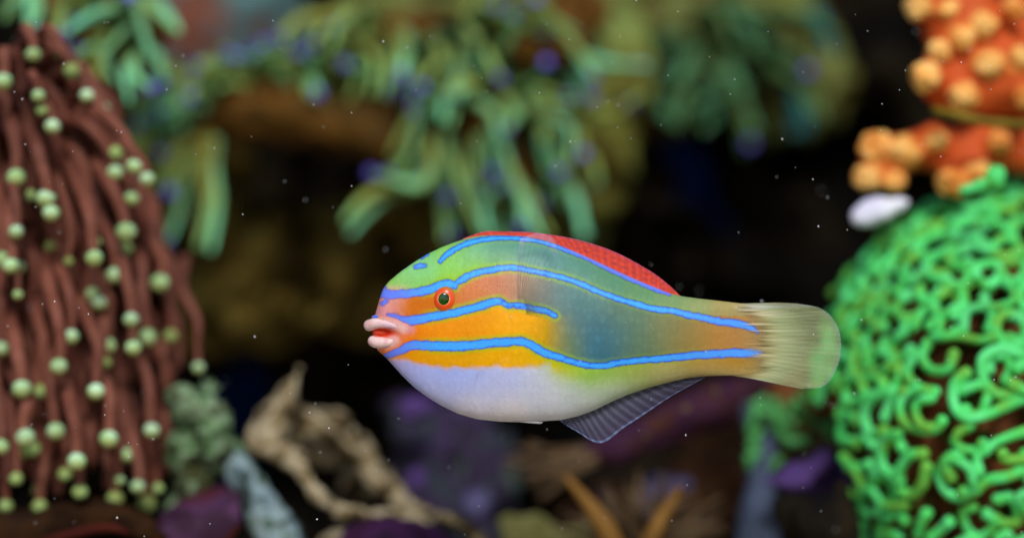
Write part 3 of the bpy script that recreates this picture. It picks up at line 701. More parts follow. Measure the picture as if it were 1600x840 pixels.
ST = {
 's1': ([(688, 408), (698, 398), (711, 389), (733, 379.5), (763, 373), (797, 371.7), (831, 375), (857, 381), (900, 396), (916, 402), (946, 417), (971, 429), (1001, 442), (1027, 452.3), (1046, 460)], [7, 8, 8, 7.5, 7, 6.5, 6, 6, 7, 7, 7, 7, 7, 7, 4]),
 's2a': ([(596, 458), (606, 459), (617, 460), (647, 457), (673, 452), (690, 445), (704, 445)], [12, 12, 12, 12, 12, 13, 9]),
 's2b': ([(708, 447), (714, 442), (724, 435), (746, 425.7), (771, 420.6), (806, 418), (831, 423), (857, 428), (880, 434), (907, 443), (937, 456), (971, 467.7), (1001, 477), (1023, 482.3), (1049, 485), (1074, 491), (1100, 496.4), (1126, 502), (1151, 505), (1169, 510), (1184, 518)], [8, 9, 10, 9.5, 9, 8.5, 7.5, 8, 8, 8, 8, 8, 8.5, 8.5, 9, 9.5, 10, 11, 11, 10, 5]),
 's3': ([(606, 492), (618, 494), (630, 500), (651, 499.4), (677, 494), (711, 488), (746, 479), (771, 471), (784, 471), (793, 477), (810, 477), (831, 481), (853, 486), (868, 493)], [8, 11, 14, 14, 13, 12, 12, 11, 9, 7, 8.5, 9, 9, 7]),
 's4': ([(603, 556), (626, 547), (647, 539), (681, 540), (724, 540), (771, 535.5), (814, 533), (829, 538), (849, 550), (874, 558), (903, 567), (937, 571.5), (963, 567), (993, 563), (1040, 559.4), (1083, 555), (1117, 552.6), (1151, 551), (1187, 551)], [8, 12, 14, 14, 14, 13, 12, 12, 12, 10, 9, 9, 9, 9.5, 10, 11, 12, 13, 13]),
 'spot': ([(649, 416.5), (657, 415), (664, 414.5)], [6, 8, 6]),
 'edge': ([(660, 403), (668, 397)], [3, 3]),
 'brow': ([(690, 447), (698, 441), (706, 443), (712, 449)], [8, 9, 9, 5]),
 'snout': ([(598, 447), (601, 456)], [8, 8]),
 'snout2': ([(598, 474), (604, 470)], [7, 6]),
}
def poly_sd(name):
    pts, ws = ST[name]
    c = catmull([Vector((a, b, 0)) for a, b in pts], 40 if len(pts) < 8 else 160)
    c = np.array([(v.x, v.y) for v in c]); n = len(c)
    wv = np.interp(np.linspace(0, 1, n), np.linspace(0, 1, len(ws)), ws) / 2
    best = np.full(QX.shape, 1e9)
    for k in range(n - 1):
        a, b = c[k], c[k + 1]; d = b - a; L = d @ d + 1e-9
        t = np.clip(((QX - a[0]) * d[0] + (QZ - a[1]) * d[1]) / L, 0, 1)
        dist = np.hypot(QX - a[0] - d[0] * t, QZ - a[1] - d[1] * t) - (wv[k] * (1 - t) + wv[k + 1] * t + .55)
        best = np.minimum(best, dist)
    return best
SD = np.full(QX.shape, 1e9)
for k in ST: SD = np.minimum(SD, poly_sd(k))

def curve_y(name, x, lo=None):
    p = np.array(ST[name][0]); return np.interp(x, p[:, 0], p[:, 1])
y2 = np.where(QX < 706, curve_y('s2a', QX), curve_y('s2b', QX))
y3 = curve_y('s3', QX); y4 = curve_y('s4', QX)

# colour control points for each field between the stripes: x, y, sRGB
tail_side = [(900, 500, 78, 120, 132), (930, 530, 66, 112, 132), (960, 520, 76, 116, 120), (1000, 530, 96, 122, 98), (1040, 520, 122, 126, 84), (1080, 525, 148, 128, 76), (1120, 525, 172, 130, 74), (1150, 530, 178, 132, 80), (1180, 530, 164, 132, 88), (1210, 530, 150, 140, 96), (880, 540, 92, 128, 100), (930, 470, 92, 130, 122), (980, 490, 100, 126, 100), (870, 460, 96, 134, 134)]
ZN = {
 'back': [(620, 440, 150, 196, 96), (636, 427, 140, 204, 140), (664, 418, 136, 206, 150), (660, 440, 142, 196, 90), (684, 402, 134, 202, 138), (706, 412, 140, 200, 110), (700, 430, 152, 204, 60), (722, 402, 132, 190, 120), (740, 393, 118, 176, 142), (740, 420, 146, 198, 70), (780, 390, 98, 150, 136), (780, 410, 120, 170, 100), (820, 395, 98, 148, 132), (860, 405, 96, 142, 136),
          (900, 425, 96, 142, 124), (950, 445, 96, 142, 112), (1000, 460, 104, 146, 104), (1050, 472, 122, 150, 104), (1090, 478, 140, 152, 100), (1130, 486, 160, 146, 92), (1170, 490, 164, 150, 108), (1210, 500, 150, 146, 108), (690, 392, 140, 196, 80)],
 'eye': [(600, 470, 206, 150, 130), (615, 480, 214, 130, 82), (630, 478, 206, 118, 48), (660, 475, 206, 112, 42), (690, 470, 206, 118, 50), (725, 458, 208, 132, 84), (750, 452, 212, 132, 100), (780, 445, 204, 136, 110), (805, 445, 186, 140, 108), (760, 468, 206, 138, 84), (830, 450, 152, 138, 118), (845, 460, 128, 136, 124)] + tail_side,
 'cheek': [(620, 520, 232, 126, 72), (640, 520, 236, 134, 44), (670, 515, 236, 142, 30), (710, 512, 236, 146, 26), (750, 510, 234, 152, 28), (790, 500, 242, 166, 30), (810, 500, 248, 176, 34), (830, 510, 246, 172, 28), (848, 520, 236, 168, 34), (862, 535, 190, 160, 44), (870, 510, 158, 146, 58), (885, 520, 110, 132, 96)] + tail_side,
 'belly': [(612, 562, 216, 150, 96), (640, 560, 232, 156, 40), (680, 556, 228, 160, 28), (720, 558, 226, 162, 24), (780, 558, 234, 170, 24), (820, 558, 232, 172, 30), (850, 568, 214, 178, 46), (880, 578, 176, 190, 70), (920, 585, 150, 188, 92), (960, 582, 154, 184, 92), (1000, 576, 160, 172, 88), (1050, 572, 170, 158, 80), (1100, 568, 176, 140, 66), (1150, 568, 172, 132, 66), (1190, 570, 156, 136, 84),
           (625, 575, 188, 180, 226), (650, 585, 174, 182, 236), (690, 592, 168, 180, 236), (740, 592, 172, 184, 234), (790, 592, 186, 192, 230), (840, 600, 196, 200, 222), (890, 612, 190, 200, 204), (940, 606, 176, 194, 160), (990, 592, 172, 182, 130), (1040, 586, 178, 172, 120), (1100, 583, 170, 150, 100),
           (680, 620, 198, 196, 226), (740, 640, 214, 206, 216), (800, 645, 220, 212, 214), (860, 640, 212, 208, 210), (920, 630, 204, 206, 204), (770, 615, 196, 198, 228), (850, 620, 200, 204, 218), (960, 612, 190, 198, 186), (780, 657, 222, 212, 208)],
}
def field(cps, sg=20.0):
    cps = np.array(cps, float); acc = np.zeros((len(QX), 3)); wsum = np.zeros(len(QX))
    for x, y, r, g, b in cps:
        q_ = (QX - x) ** 2 + (QZ - y) ** 2; w_ = np.exp(-q_ / (2 * sg * sg)) + 2e4 / (q_ + 900.0) ** 2.5
        acc += w_[:, None] * np.array(lin((r, g, b))); wsum += w_
    return acc / wsum[:, None]
F4 = {k: field(v, 15.0 if k == 'back' else 20.0) for k, v in ZN.items()}
col = F4['back'].copy()
sel = QZ > y2; col[sel] = F4['eye'][sel]
sel = QZ > y3; col[sel] = F4['cheek'][sel]
merge_ = sm(852, 900, QX)[:, None]                       # behind the third stripe the fields run together
both = (F4['eye'] + F4['cheek']) / 2
mid_ = (QZ > y2) & (QZ <= y4)
col[mid_] = (col * (1 - merge_) + both * merge_)[mid_]
# belly: the orange band has a wavy lower edge
nz = np.array([mnoise.noise(Vector((a / 16, 2.2, 0))) for a in xs]); nz = np.repeat(nz, NV)
band = np.interp(QX, [600, 612, 640, 660, 700, 740, 780, 820, 850, 880], [560, 561, 562, 570, 575, 574, 573, 574, 570, 560]) + 3.5 * nz
ob = np.array(ZN['belly'], float)
up_ = field([c for c in ZN['belly'] if c[1] < 590 and (c[0] > 860 or c[1] < 572)])
lo_ = field([c for c in ZN['belly'] if c[1] >= 574])
soft = np.interp(QX, [600, 840, 880, 960, 1100, 1200], [4, 4, 14, 20, 14, 10])
bandr = np.where(QX > 862, np.interp(QX, [862, 920, 980, 1050, 1100, 1200], [578, 598, 590, 580, 578, 578]), band)
f_ = np.clip((QZ - bandr + soft) / (2 * soft), 0, 1); f_ = (f_ * f_ * (3 - 2 * f_))[:, None]
bl = up_ * (1 - f_) + lo_ * f_
sel = QZ > y4; col[sel] = bl[sel]
# snout: pink lilac; around the mouth: red; inside: deep red
sn = ((1 - sm(600, 640, QX + .5 * (QZ - 480))) * sm(440, 456, QZ) * (1 - sm(480, 500, QZ)))[:, None]
col = col * (1 - sn * .75) + np.array(lin((222, 158, 160))) * sn * .75
ro = np.exp(-(((QX - 612) / 22) ** 2 + ((QZ - 522) / 28) ** 2))[:, None]
col = col * (1 - ro * .85) + np.array(lin((232, 140, 120))) * ro * .85
mo = mouth.ravel()[:, None] ** .6; mo = np.clip(mo * 1.6, 0, 1)
col = col * (1 - mo) + np.array(lin((206, 58, 34))) * mo
# faint edge of the gill cover
ge = np.exp(-((QX - gill_x(QZ) - 1) / 2.2) ** 2) * sm(455, 475, QZ) * (1 - sm(585, 625, QZ))
col = col * (1 - .10 * ge[:, None])
g2 = np.exp(-((QX - (728 + .18 * (QZ - 510))) / 1.6) ** 2) * sm(490, 505, QZ) * (1 - sm(548, 560, QZ))
col = col * (1 - .10 * g2[:, None])
lipc = np.full(QX.shape, 1e9)
for (ax_, ay_), (bx_, by_) in zip([(586, 486), (604, 488), (622, 496)], [(604, 488), (622, 496), (642, 514)]):
    t__ = np.clip(((QX - ax_) * (bx_ - ax_) + (QZ - ay_) * (by_ - ay_)) / ((bx_ - ax_) ** 2 + (by_ - ay_) ** 2), 0, 1)
    lipc = np.minimum(lipc, np.hypot(QX - ax_ - t__ * (bx_ - ax_), QZ - ay_ - t__ * (by_ - ay_)))
lw = np.exp(-(lipc / 7.5) ** 2)[:, None] * .85
col = col * (1 - lw) + np.array(lin((218, 150, 160))) * lw
def axis_d(pts):
    d_ = np.full(QX.shape, 1e9)
    for (ax_, ay_), (bx_, by_) in zip(pts[:-1], pts[1:]):
        t__ = np.clip(((QX - ax_) * (bx_ - ax_) + (QZ - ay_) * (by_ - ay_)) / ((bx_ - ax_) ** 2 + (by_ - ay_) ** 2), 0, 1)
        d_ = np.minimum(d_, np.hypot(QX - ax_ - t__ * (bx_ - ax_), QZ - ay_ - t__ * (by_ - ay_)))
    return d_
lipw = np.exp(-(axis_d([(630, 513), (620, 508), (604, 503), (590, 502), (578, 507)]) / 8.0) ** 3) + np.exp(-(axis_d([(616, 532), (606, 535.5), (592, 536), (583, 533)]) / 8.5) ** 3)
lipw = np.clip(lipw, 0, 1)[:, None] * .85
col = col * (1 - lipw) + np.array(lin((234, 192, 188))) * lipw
SD = SD + 14 * lipw[:, 0]
SD = SD + 2.5 * lw[:, 0] * (QX < 640)
# stripes read as open paint only outside the mouth
SD = SD + 30 * sm(.3, .6, mouth.ravel())
HALO = (1 - .75 * sm(840, 980, QX)) * (1 - sm(1060, 1120, QX)) * sm(640, 690, QX)
HALO = HALO * np.where(np.abs(QZ - curve_y('s1', QX)) < 16, .35, 1.0)
VIO = np.clip((1 - sm(605, 690, QX)) * .95 + .75 * sm(850, 920, QX) * (QZ < curve_y('s1', QX) + 12) + .3 * sm(1000, 1120, QX), 0, 1)
DOTS = np.exp(-(((QX - 770) / 45) ** 2 + ((QZ - 447) / 16) ** 2))
SCALE = np.exp(-(((QX - 930) / 90) ** 2 + ((QZ - 515) / 60) ** 2)) * .8 + .2

fish = thing('reef_fish', 'small reef fish with electric blue stripes, orange cheek, pale belly and red dorsal fin', 'fish', P(800, 660, 0))
body = mesh_obj('body', BV.tolist(), BF, None, fish)
bme = body.data
def attr_f(me, name, a):
    at = me.attributes.new(name, 'FLOAT', 'POINT'); at.data.foreach_set('value', np.asarray(a, dtype=np.float32).ravel())
def attr_c(me, name, a):
    a = np.asarray(a, dtype=np.float32)
    if a.shape[1] == 3: a = np.concatenate([a, np.ones((len(a), 1), np.float32)], 1)
    at = me.attributes.new(name, 'FLOAT_COLOR', 'POINT'); at.data.foreach_set('color', a.ravel())
attr_c(bme, 'skin', col); attr_f(bme, 'sd', SD); attr_f(bme, 'halo', HALO); attr_f(bme, 'vio', VIO); attr_f(bme, 'dots', DOTS); attr_f(bme, 'scl', SCALE); attr_f(bme, 'fade', np.clip((QX - 1172) / 40, 0, 1))

def attr(t, n): a = nd(t, 'ShaderNodeAttribute'); a.attribute_name = n; return a
def maprange(t, v, a, b, c=0.0, d=1.0, smooth=True):
    m = nd(t, 'ShaderNodeMapRange'); m.interpolation_type = 'SMOOTHSTEP' if smooth else 'LINEAR'
    m.inputs[1].default_value = a; m.inputs[2].default_value = b; m.inputs[3].default_value = c; m.inputs[4].default_value = d
    t.links.new(v, m.inputs[0]); return m.outputs[0]
def math_(t, op, a, b):
    m = nd(t, 'ShaderNodeMath', operation=op)
    for i, v in enumerate((a, b)):
        if isinstance(v, (int, float)): m.inputs[i].default_value = v
        else: t.links.new(v, m.inputs[i])
    return m.outputs[0]
def mixc(t, f, a, b, mode='MIX'):
    m = nd(t, 'ShaderNodeMix', data_type='RGBA', blend_type=mode)
    for sock, v in ((m.inputs[0], f), (m.inputs[6], a), (m.inputs[7], b)):
        if isinstance(v, (int, float)): sock.default_value = v
        elif isinstance(v, tuple): sock.default_value = v
        else: t.links.new(v, sock)
    return m.outputs[2]
def noise_(t, scale, detail=3, vec=None):
    n = nd(t, 'ShaderNodeTexNoise'); n.inputs['Scale'].default_value = scale; n.inputs['Detail'].default_value = detail
    if vec is not None: t.links.new(vec, n.inputs['Vector'])
    return n.outputs[0]

fm = bpy.data.materials.new('fish_skin'); fm.use_nodes = True; t_ = fm.node_tree; b_ = bsdf(fm)
tc = nd(t_, 'ShaderNodeTexCoord'); ov = tc.outputs['Object']
wob = math_(t_, 'ADD', math_(t_, 'MULTIPLY', math_(t_, 'SUBTRACT', noise_(t_, 700, 2, ov), .5), 5.0), math_(t_, 'MULTIPLY', math_(t_, 'SUBTRACT', noise_(t_, 2600, 2, ov), .5), 3.4))
sdn = math_(t_, 'ADD', attr(t_, 'sd').outputs['Fac'], wob)
base = attr(t_, 'skin').outputs['Color']
# scale rows: soft cells, strongest on the flank
mp = nd(t_, 'ShaderNodeMapping'); mp.inputs['Scale'].default_value = (620, 1, 420); t_.links.new(ov, mp.inputs[0])
vo = nd(t_, 'ShaderNodeTexVoronoi'); vo.feature = 'F1'; vo.inputs['Scale'].default_value = 1.0; vo.inputs['Randomness'].default_value = .55
t_.links.new(mp.outputs[0], vo.inputs['Vector'])
sc_ = maprange(t_, vo.outputs['Distance'], 0.0, .7, 1.0, 0.0)
cell = math_(t_, 'MULTIPLY', math_(t_, 'SUBTRACT', sc_, .5), math_(t_, 'MULTIPLY', attr(t_, 'scl').outputs['Fac'], .20))
gr = math_(t_, 'MULTIPLY', math_(t_, 'SUBTRACT', noise_(t_, 1500, 4, ov), .5), .22)
lg = math_(t_, 'MULTIPLY', math_(t_, 'SUBTRACT', noise_(t_, 160, 3, ov), .5), .22)
val = math_(t_, 'ADD', math_(t_, 'ADD', math_(t_, 'ADD', cell, gr), lg), 1.0)
hs = nd(t_, 'ShaderNodeHueSaturation'); t_.links.new(val, hs.inputs['Value']); t_.links.new(base, hs.inputs['Color']); hs.inputs['Saturation'].default_value = 1.08
c1 = hs.outputs[0]
hal = math_(t_, 'MULTIPLY', maprange(t_, sdn, 8.0, 1.0), math_(t_, 'MULTIPLY', attr(t_, 'halo').outputs['Fac'], .6))
c2 = mixc(t_, hal, c1, lin4((150, 192, 22)))
edge = math_(t_, 'MULTIPLY', maprange(t_, sdn, 2.6, -.6), .5)
c3 = mixc(t_, edge, c2, lin4((22, 64, 84)))
dv = nd(t_, 'ShaderNodeTexVoronoi'); dv.inputs['Scale'].default_value = 1500; t_.links.new(ov, dv.inputs['Vector'])
dots = math_(t_, 'MULTIPLY', maprange(t_, dv.outputs['Distance'], .30, .12), math_(t_, 'MULTIPLY', attr(t_, 'dots').outputs['Fac'], .55))
c4 = mixc(t_, dots, c3, lin4((110, 54, 40)))
core = mixc(t_, maprange(t_, sdn, -.8, -3.0), lin4((24, 84, 232)), lin4((64, 168, 255)))
stv = noise_(t_, 2600, 2, ov)
core = mixc(t_, math_(t_, 'MULTIPLY', maprange(t_, stv, .45, .7), .45), core, lin4((84, 178, 255)))
core = mixc(t_, math_(t_, 'MULTIPLY', attr(t_, 'vio').outputs['Fac'], .8), core, lin4((112, 112, 234)))
c5 = mixc(t_, maprange(t_, sdn, .7, -1.4), c4, core)
t_.links.new(c5, b_.inputs['Base Color'])
b_.inputs['Roughness'].default_value = .42; b_.inputs['Specular IOR Level'].default_value = .22
b_.inputs['Subsurface Weight'].default_value = .12; b_.inputs['Subsurface Radius'].default_value = (1, .6, .5); b_.inputs['Subsurface Scale'].default_value = .0008
bp = nd(t_, 'ShaderNodeBump'); bp.inputs['Strength'].default_value = .22; bp.inputs['Distance'].default_value = .00025
t_.links.new(math_(t_, 'ADD', math_(t_, 'MULTIPLY', sc_, .8), noise_(t_, 1800, 3, ov)), bp.inputs['Height']); t_.links.new(bp.outputs[0], b_.inputs['Normal'])
# the scaled skin ends in streaks over the tail rays
mp2 = nd(t_, 'ShaderNodeMapping'); mp2.inputs['Scale'].default_value = (45, 1, 1500); t_.links.new(ov, mp2.inputs[0])
stk = noise_(t_, 1.0, 2, mp2.outputs[0])
fd = math_(t_, 'SUBTRACT', math_(t_, 'ADD', math_(t_, 'MULTIPLY', stk, .6), .2), attr(t_, 'fade').outputs['Fac'])
t_.links.new(maprange(t_, fd, -.22, .22), b_.inputs['Alpha'])
bme.materials.append(fm)

# --- lips, mouth
lipm = mat('pink_white_lip', [(228, 180, 178), (242, 208, 202), (226, 186, 200)], 300, .4, .08, 900, spec=.25, rnd=0, sss=.2, sss_r=.0012)
lipb = mat('blue_lip_edge', [(84, 120, 226), (130, 140, 226)], 300, .4, .08, 900, spec=.25, rnd=0)
gumm = mat('red_mouth_lining', [(170, 36, 20), (206, 66, 40)], 200, .5, .1, 900, spec=.2, rnd=0)
def F3(px, py, y): return Vector(((px - 800) * PX, y * PX, ZC + (420 - py) * PX))
def ushape(name, side, rad, m, n=46, flat=1.0, sides=14):
    pts = [F3(x, z, -y) for x, z, y in side] + [F3(x, z, y) for x, z, y in side[::-1][1:]]
    v, f = tube_geo(pts, rad + rad[::-1][1:], n, sides, flat)
    return mesh_obj(name, v, f, m, fish)
ul = ushape('upper_lip', [(630, 514, 28), (618, 508.5, 25), (604, 505, 19.5), (590, 504.5, 12), (580, 507, 5), (577, 508, 0)], [R(2), R(5), R(7.4), R(8.6), R(9), R(9)], lipm)
ll = ushape('lower_lip', [(618, 530, 23), (609, 533.5, 20), (598, 534.5, 14.5), (588, 534, 8), (583, 532.5, 0)], [R(3), R(7), R(9), R(9), R(8.6)], lipm)
ushape('lip_edge', [(622, 499.5, 26), (610, 496, 22), (598, 494.5, 17), (588, 495, 10), (584, 496, 0)], [R(.6), R(2.4), R(3.4), R(3.6), R(3.6)], lipb)
ball('mouth_lining', F3(602, 519, 0), R(21), R(14), R(9), gumm, fish, 3)

# --- eyes
irm = bpy.data.materials.new('orange_iris'); irm.use_nodes = True; ti = irm.node_tree; bi = bsdf(irm)
a_r = attr(ti, 'rad').outputs['Fac']
rampn = nd(ti, 'ShaderNodeValToRGB'); cr = rampn.color_ramp
cr.elements[0].position = 0.46; cr.elements[0].color = lin4((255, 170, 110))
cr.elements[1].position = .53; cr.elements[1].color = lin4((236, 84, 34))
for p_, c_ in ((.78, (232, 76, 30)), (.86, (196, 110, 44)), (1.0, (150, 120, 50))):
    e_ = cr.elements.new(p_); e_.color = lin4(c_)
ti.links.new(math_(ti, 'ADD', a_r, math_(ti, 'MULTIPLY', math_(ti, 'SUBTRACT', noise_(ti, 1200, 3), .5), .08)), rampn.inputs[0])
ti.links.new(rampn.outputs[0], bi.inputs['Base Color']); bi.inputs['Roughness'].default_value = .25; bi.inputs['Specular IOR Level'].default_value = .3
pum = mat('green_black_pupil', [(10, 40, 12), (30, 84, 22), (8, 28, 10)], 500, .12, 0, spec=.5, rnd=0)
for s in (-1, 1):
    # find the flank surface at the eye
    iu = int(np.argmin(np.abs(xs - 697))); yb = np.interp(467, [midp[iu] - half[iu] * z for z in zz[:NV // 2]], [-v for v in yy[:NV // 2] * thk[iu]])
    c = F3(698, 467.5, s * (yb - 3)); 
    rr_, NR, NA = 19.0, 16, 40
    V, F, rad = [], [], []
    for i in range(NR):
        a = (i / (NR - 1)) * math.radians(86)
        for k in range(NA):
            b = 2 * math.pi * k / NA
            q = Vector((math.sin(a) * math.cos(b) * rr_ * .98, 0, math.sin(a) * math.sin(b) * rr_ * 1.1))
            V.append(c + Vector((q.x, s * math.cos(a) * 9.5, q.z)) * PX); 
            off = Vector((q.x + 3.2 * 1, 0, q.z - 1.2)); rad.append(min(1.0, math.hypot(off.x, off.z) / 19.5))
    for i in range(NR - 1):
        for k in range(NA):
            k2 = (k + 1) % NA; F.append((i * NA + k, i * NA + k2, (i + 1) * NA + k2, (i + 1) * NA + k))
    e = mesh_obj('eye', V, F, irm, fish); attr_f(e.data, 'rad', rad)
    pv, pf = ball_geo(F3(695.2, 466.2, s * (yb - 3 + 8.2)), R(9.0), R(2.2), R(9.6), 3)
    mesh_obj('pupil', pv, pf, pum, e)

# --- fins: thin solid webs built from a foot curve and an outer edge
def fin_mat(name, ray_n, alpha=(.35, .75), ray_dark=.6, rough=.45):
    m = bpy.data.materials.new(name); m.use_nodes = True; t = m.node_tree; b = bsdf(m)
    c = attr(t, 'skin'); rv = attr(t, 'ray').outputs['Fac']
    wv = math_(t, 'SINE', math_(t, 'MULTIPLY', rv, 2 * math.pi * ray_n), 0.0)
    w01 = maprange(t, wv, -.5, .9)
    dk = mixc(t, math_(t, 'MULTIPLY', w01, 1.0), mixc(t, 1.0, c.outputs['Color'], (ray_dark,) * 3 + (1,), 'MULTIPLY'), c.outputs['Color'])
    t.links.new(dk, b.inputs['Base Color'])
    am = math_(t, 'MULTIPLY', c.outputs['Alpha'], maprange(t, w01, 0, 1, alpha[0], alpha[1], False))
    t.links.new(am, b.inputs['Alpha'])
    b.inputs['Roughness'].default_value = rough; b.inputs['Specular IOR Level'].default_value = .15
    return m
def web(name, foot, outer, colf, m, thick=1.2, nu=90, nv=30, ybend=None, parent=None, solid=True, slant=0.0, lens=None):
    f3 = catmull([Vector((a, b, 0)) for a, b in foot], nu); o3 = catmull([Vector((a, b, 0)) for a, b in outer], nu)
    V, cols, rays = [], [], []
    for i in range(nu):
        for j in range(nv):
            u, v = i / (nu - 1), j / (nv - 1)
            p = f3[i].lerp(o3[i], v); y = ybend(u, v) if ybend else 0
            y += .9 * math.sin(u * 40) * v * .5
            V.append(F3(p.x, p.y, y)); r, g, b_, a_ = colf(u, v, p.x, p.y)
            cols.append(lin((r, g, b_)) + (a_,)); rays.append(u + slant * v)
    F = []
    for i in range(nu - 1):
        for j in range(nv - 1):
            a = i * nv + j; F.append((a, a + nv, a + nv + 1, a + 1))
    if lens:                                     # two skins, one over each flank of the tail root
        off = [lens((v.x / PX) + 800) * PX for v in V]; n0 = len(V)
        V = [v + Vector((0, -q, 0)) for v, q in zip(V, off)] + [v + Vector((0, q, 0)) for v, q in zip(V, off)]
        F = F + [tuple(k + n0 for k in f[::-1]) for f in F]; cols = cols + cols; rays = rays + rays
    o = mesh_obj(name, V, F, m, parent or fish)
    attr_c(o.data, 'skin', cols); attr_f(o.data, 'ray', rays)
    if solid:
        s = o.modifiers.new('thick', 'SOLIDIFY'); s.thickness = thick * PX; s.offset = 0
    return o
# dorsal fin
def dcol(u, v, x, y):
    n = mnoise.noise(Vector((x / 7, y / 5, 0)))
    c = np.array((228, 78, 46)) * (1 - v) + np.array((214, 68, 56)) * v
    if v > .9: c = c * .6 + np.array((150, 70, 140)) * .4
    row = math.exp(-((v - .42) / .07) ** 2) + .7 * math.exp(-((v - .70) / .05) ** 2)
    if x > 850: c = c * (1 - .38 * row * (0.5 + .5 * math.sin(x * .42))) + np.array((96, 50, 120)) * .38 * row * (0.5 + .5 * math.sin(x * .42))
    if v < .10: c = c * .3 + np.array((70, 84, 232)) * .7
    c = c * (1 + .12 * n)
    return (*np.clip(c, 0, 255), 1.0)
web('dorsal_fin', [(730, 377), (763, 372), (797, 371.7), (831, 375), (857, 381), (900, 397), (946, 418), (1001, 443), (1040, 458), (1066, 466)],
    [(722, 373), (754, 362.3), (780, 361.4), (818, 362.3), (845, 364.5), (898, 373.4), (958, 392.3), (1014, 422), (1045, 445), (1064, 463)], dcol,
    fin_mat('red_fin', 46, (.94, 1.0), .9), 2.2, 240, 24, slant=.03)
# tail fin
def tcol(u, v, x, y):
    n = mnoise.noise(Vector((x / 60, y / 3.2, 3.3))); n2 = mnoise.noise(Vector((x / 30, y / 2.0, 9.3)))
    kk = float(sm(.0, .45, np.float64(v))); base = np.array((172, 138, 82)) * (1 - kk) + np.array((166, 176, 128)) * kk
    hi = max(0, n) * (1 - v) * 1.7 * (1 if y < 540 else .5)
    c = base + (np.array((226, 216, 186)) - base) * min(1, hi)
    a = (.97 - .62 * float(sm(.28, .75, np.float64(v))) + .12 * n2) * float(sm(.0, .34, np.float64(v + .16 * n + .06 * n2)))
    if u < .12: c = c * .6 + np.array((170, 180, 190)) * .4
    if v > .97 or u < .015 or u > .985: c = np.array((158, 168, 150)); a = min(1, a * 1.05)
    return (*np.clip(c, 0, 255), float(np.clip(a, 0, 1)))
web('tail_fin', [(1150, 474), (1154, 490), (1160, 510), (1164, 530), (1162, 550), (1156, 570), (1150, 586)],
    [(1246, 473.7), (1284, 482.3), (1306, 505), (1314, 535), (1309, 570), (1288, 602), (1252, 607)], tcol, fin_mat('tail_web', 26, (.9, 1.0), .95), 2.5, 130, 44,
    solid=False, lens=lambda x: float(np.interp(x, [1140, 1150, 1180, 1212, 1320], [11.5, 9.5, 5, 2.2, .6])))
web('tail_edge', [(1140, 474), (1164, 473.8), (1186, 473), (1220, 472.6), (1246, 473.9)], [(1140, 492), (1164, 496), (1186, 496), (1220, 492), (1250, 484)],
    lambda u, v, x, y: (168, 164, 122, .85 * (1 - v) ** .6 * (.4 + .6 * (1 - u))), fin_mat('tail_edge_web', 2, (.8, 1), .95), 1.5, 40, 8)
web('tail_edge', [(1140, 586), (1160, 589), (1186, 593.5), (1211, 599), (1237, 604.5), (1256, 607)], [(1140, 572), (1160, 568), (1186, 572), (1211, 580), (1237, 588), (1260, 600)],
    lambda u, v, x, y: (160, 146, 96, .8 * (1 - v) ** .6 * (1 - .4 * u)), fin_mat('tail_edge_web2', 2, (.8, 1), .95), 1.5, 40, 8)
# anal fin
def acol(u, v, x, y):
    c = np.array((120, 122, 142)) * (1 - v) + np.array((96, 92, 122)) * v
    a = .54 - .2 * v
    if v > .94 or u < .03: c = np.array((128, 146, 190)); a = .62
    a *= 1 - .5 * sm(.5, 1.0, np.float64(u))
    return (*c, float(a))
web('anal_fin', [(872, 653), (900, 648), (929, 637), (959, 622), (1000, 606), (1049, 593), (1090, 586)],
    [(876, 658), (900, 673), (938, 692), (975, 668), (1010, 645), (1050, 618), (1104, 588)], acol, fin_mat('smoky_web', 19, (.68, 1.0), .74), 1.0, 160, 24, slant=-.12,
    ybend=lambda u, v: 3 * math.sin(u * 3) * v)
# small folded pelvic fin under the belly
web('pelvic_fin', [(800, 657), (812, 657), (824, 656)], [(842, 660.5), (846, 660), (848, 658)], lambda u, v, x, y: (206, 202, 208, .8), fin_mat('pale_web', 4, (.8, 1), .9), 1.0, 20, 10, ybend=lambda u, v: -14)

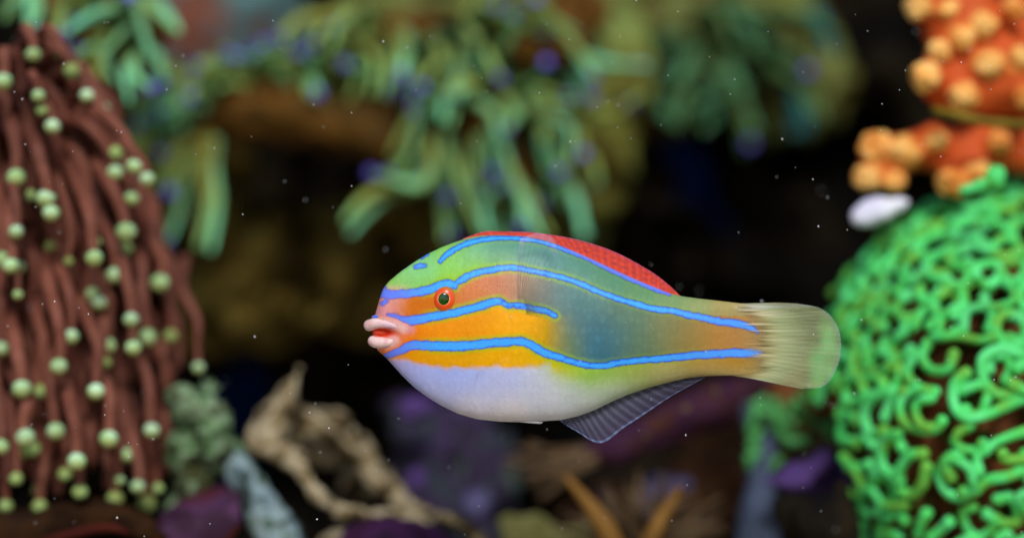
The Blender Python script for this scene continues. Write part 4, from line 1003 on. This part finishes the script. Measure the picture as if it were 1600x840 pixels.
# pectoral fins: clear fans with hair-fine rays, rooted behind the gill cover
def pec(s):
    root = (812, 485)
    ang = np.radians(np.linspace(98, -14, 60)); ln = np.interp(np.degrees(ang), [-14, 10, 40, 60, 72, 84, 98], [56, 62, 76, 94, 118, 122, 112])
    V, cols, rays, nv = [], [], [], 18
    def pos(a, l, v):
        r_ = l * v
        bend = 16 * v * v                                   # the fan sweeps back
        x = root[0] + math.cos(a) * r_ + bend * max(0, math.sin(a)); y = root[1] - math.sin(a) * r_
        return F3(x, y, s * (60.5 + 12 * v * (1 - .5 * v)))
    for i, a in enumerate(ang):
        for j in range(nv):
            v = .03 + .97 * j / (nv - 1); V.append(pos(a, ln[i], v))
            tipw = sm(.86, .97, np.float64(v)) * sm(58, 74, np.degrees(np.float64(a))); lead = math.exp(-((np.degrees(a) - 96) / 4) ** 2)
            al = .012 + .30 * float(tipw) + .10 * lead
            cols.append(lin((196, 182, 222)) + (al * (1 - .5 * float(sm(.6, 1., np.float64(v))) * (np.degrees(a) < 50)),)); rays.append(i / 59)
    F = []
    for i in range(59):
        for j in range(nv - 1):
            q = i * nv + j; F.append((q, q + nv, q + nv + 1, q + 1))
    o = mesh_obj('pectoral_fin', V, F, fin_mat('clear_web', 20, (.8, 1), .95), fish)
    attr_c(o.data, 'skin', cols); attr_f(o.data, 'ray', rays)
    g = []
    rn = random.Random(3)
    for k in range(22):
        a = math.radians(97 - k * 4.9 + rn.uniform(-.8, .8)); l = np.interp(math.degrees(a), np.degrees(ang)[::-1], ln[::-1])
        e = .93 if k < 8 else rn.uniform(.72, .9)
        g.append(tube_geo([pos(a, l, v) + Vector((0, s * .00003, 0)) for v in (.17, .3, .5, .75, e)], [R(.30), R(.26), R(.18), R(.08)], 10, 5))
    V, F = merge_geo(g)
    rm = mat('fin_ray', [(96, 100, 92), (128, 126, 112)], 300, .5, 0, rnd=0)
    r_ = mesh_obj('fin_rays', V, F, rm, o); r_['kind'] = 'stuff'
pec(-1); pec(1)


# ------------------------------------------------------------------ motes drifting in the water
rnd = random.Random(5); geos = []
for k in range(300):
    Y = rnd.choice((rnd.uniform(-.03, .02), rnd.uniform(-.02, .012), rnd.uniform(-.1, .1)))
    c = P(rnd.uniform(-60, 1660), rnd.uniform(-40, 880), Y)
    if abs(c.x) < .062 and abs(c.z - ZC) < .03 and -.012 < Y < .012: continue
    r = R(rnd.choice((.5, .6, .7, .8, 1.0)), Y)
    geos.append(ball_geo(c, r * rnd.uniform(.8, 1.3), r, r * rnd.uniform(.8, 2.0), 1, 0, 1, rnd.uniform(-1, 1)))
V, F = merge_geo(geos)
tag(mesh_obj('drifting_motes', V, F, M['speck']), 'tiny white specks drifting in the water', 'specks', kind='stuff')
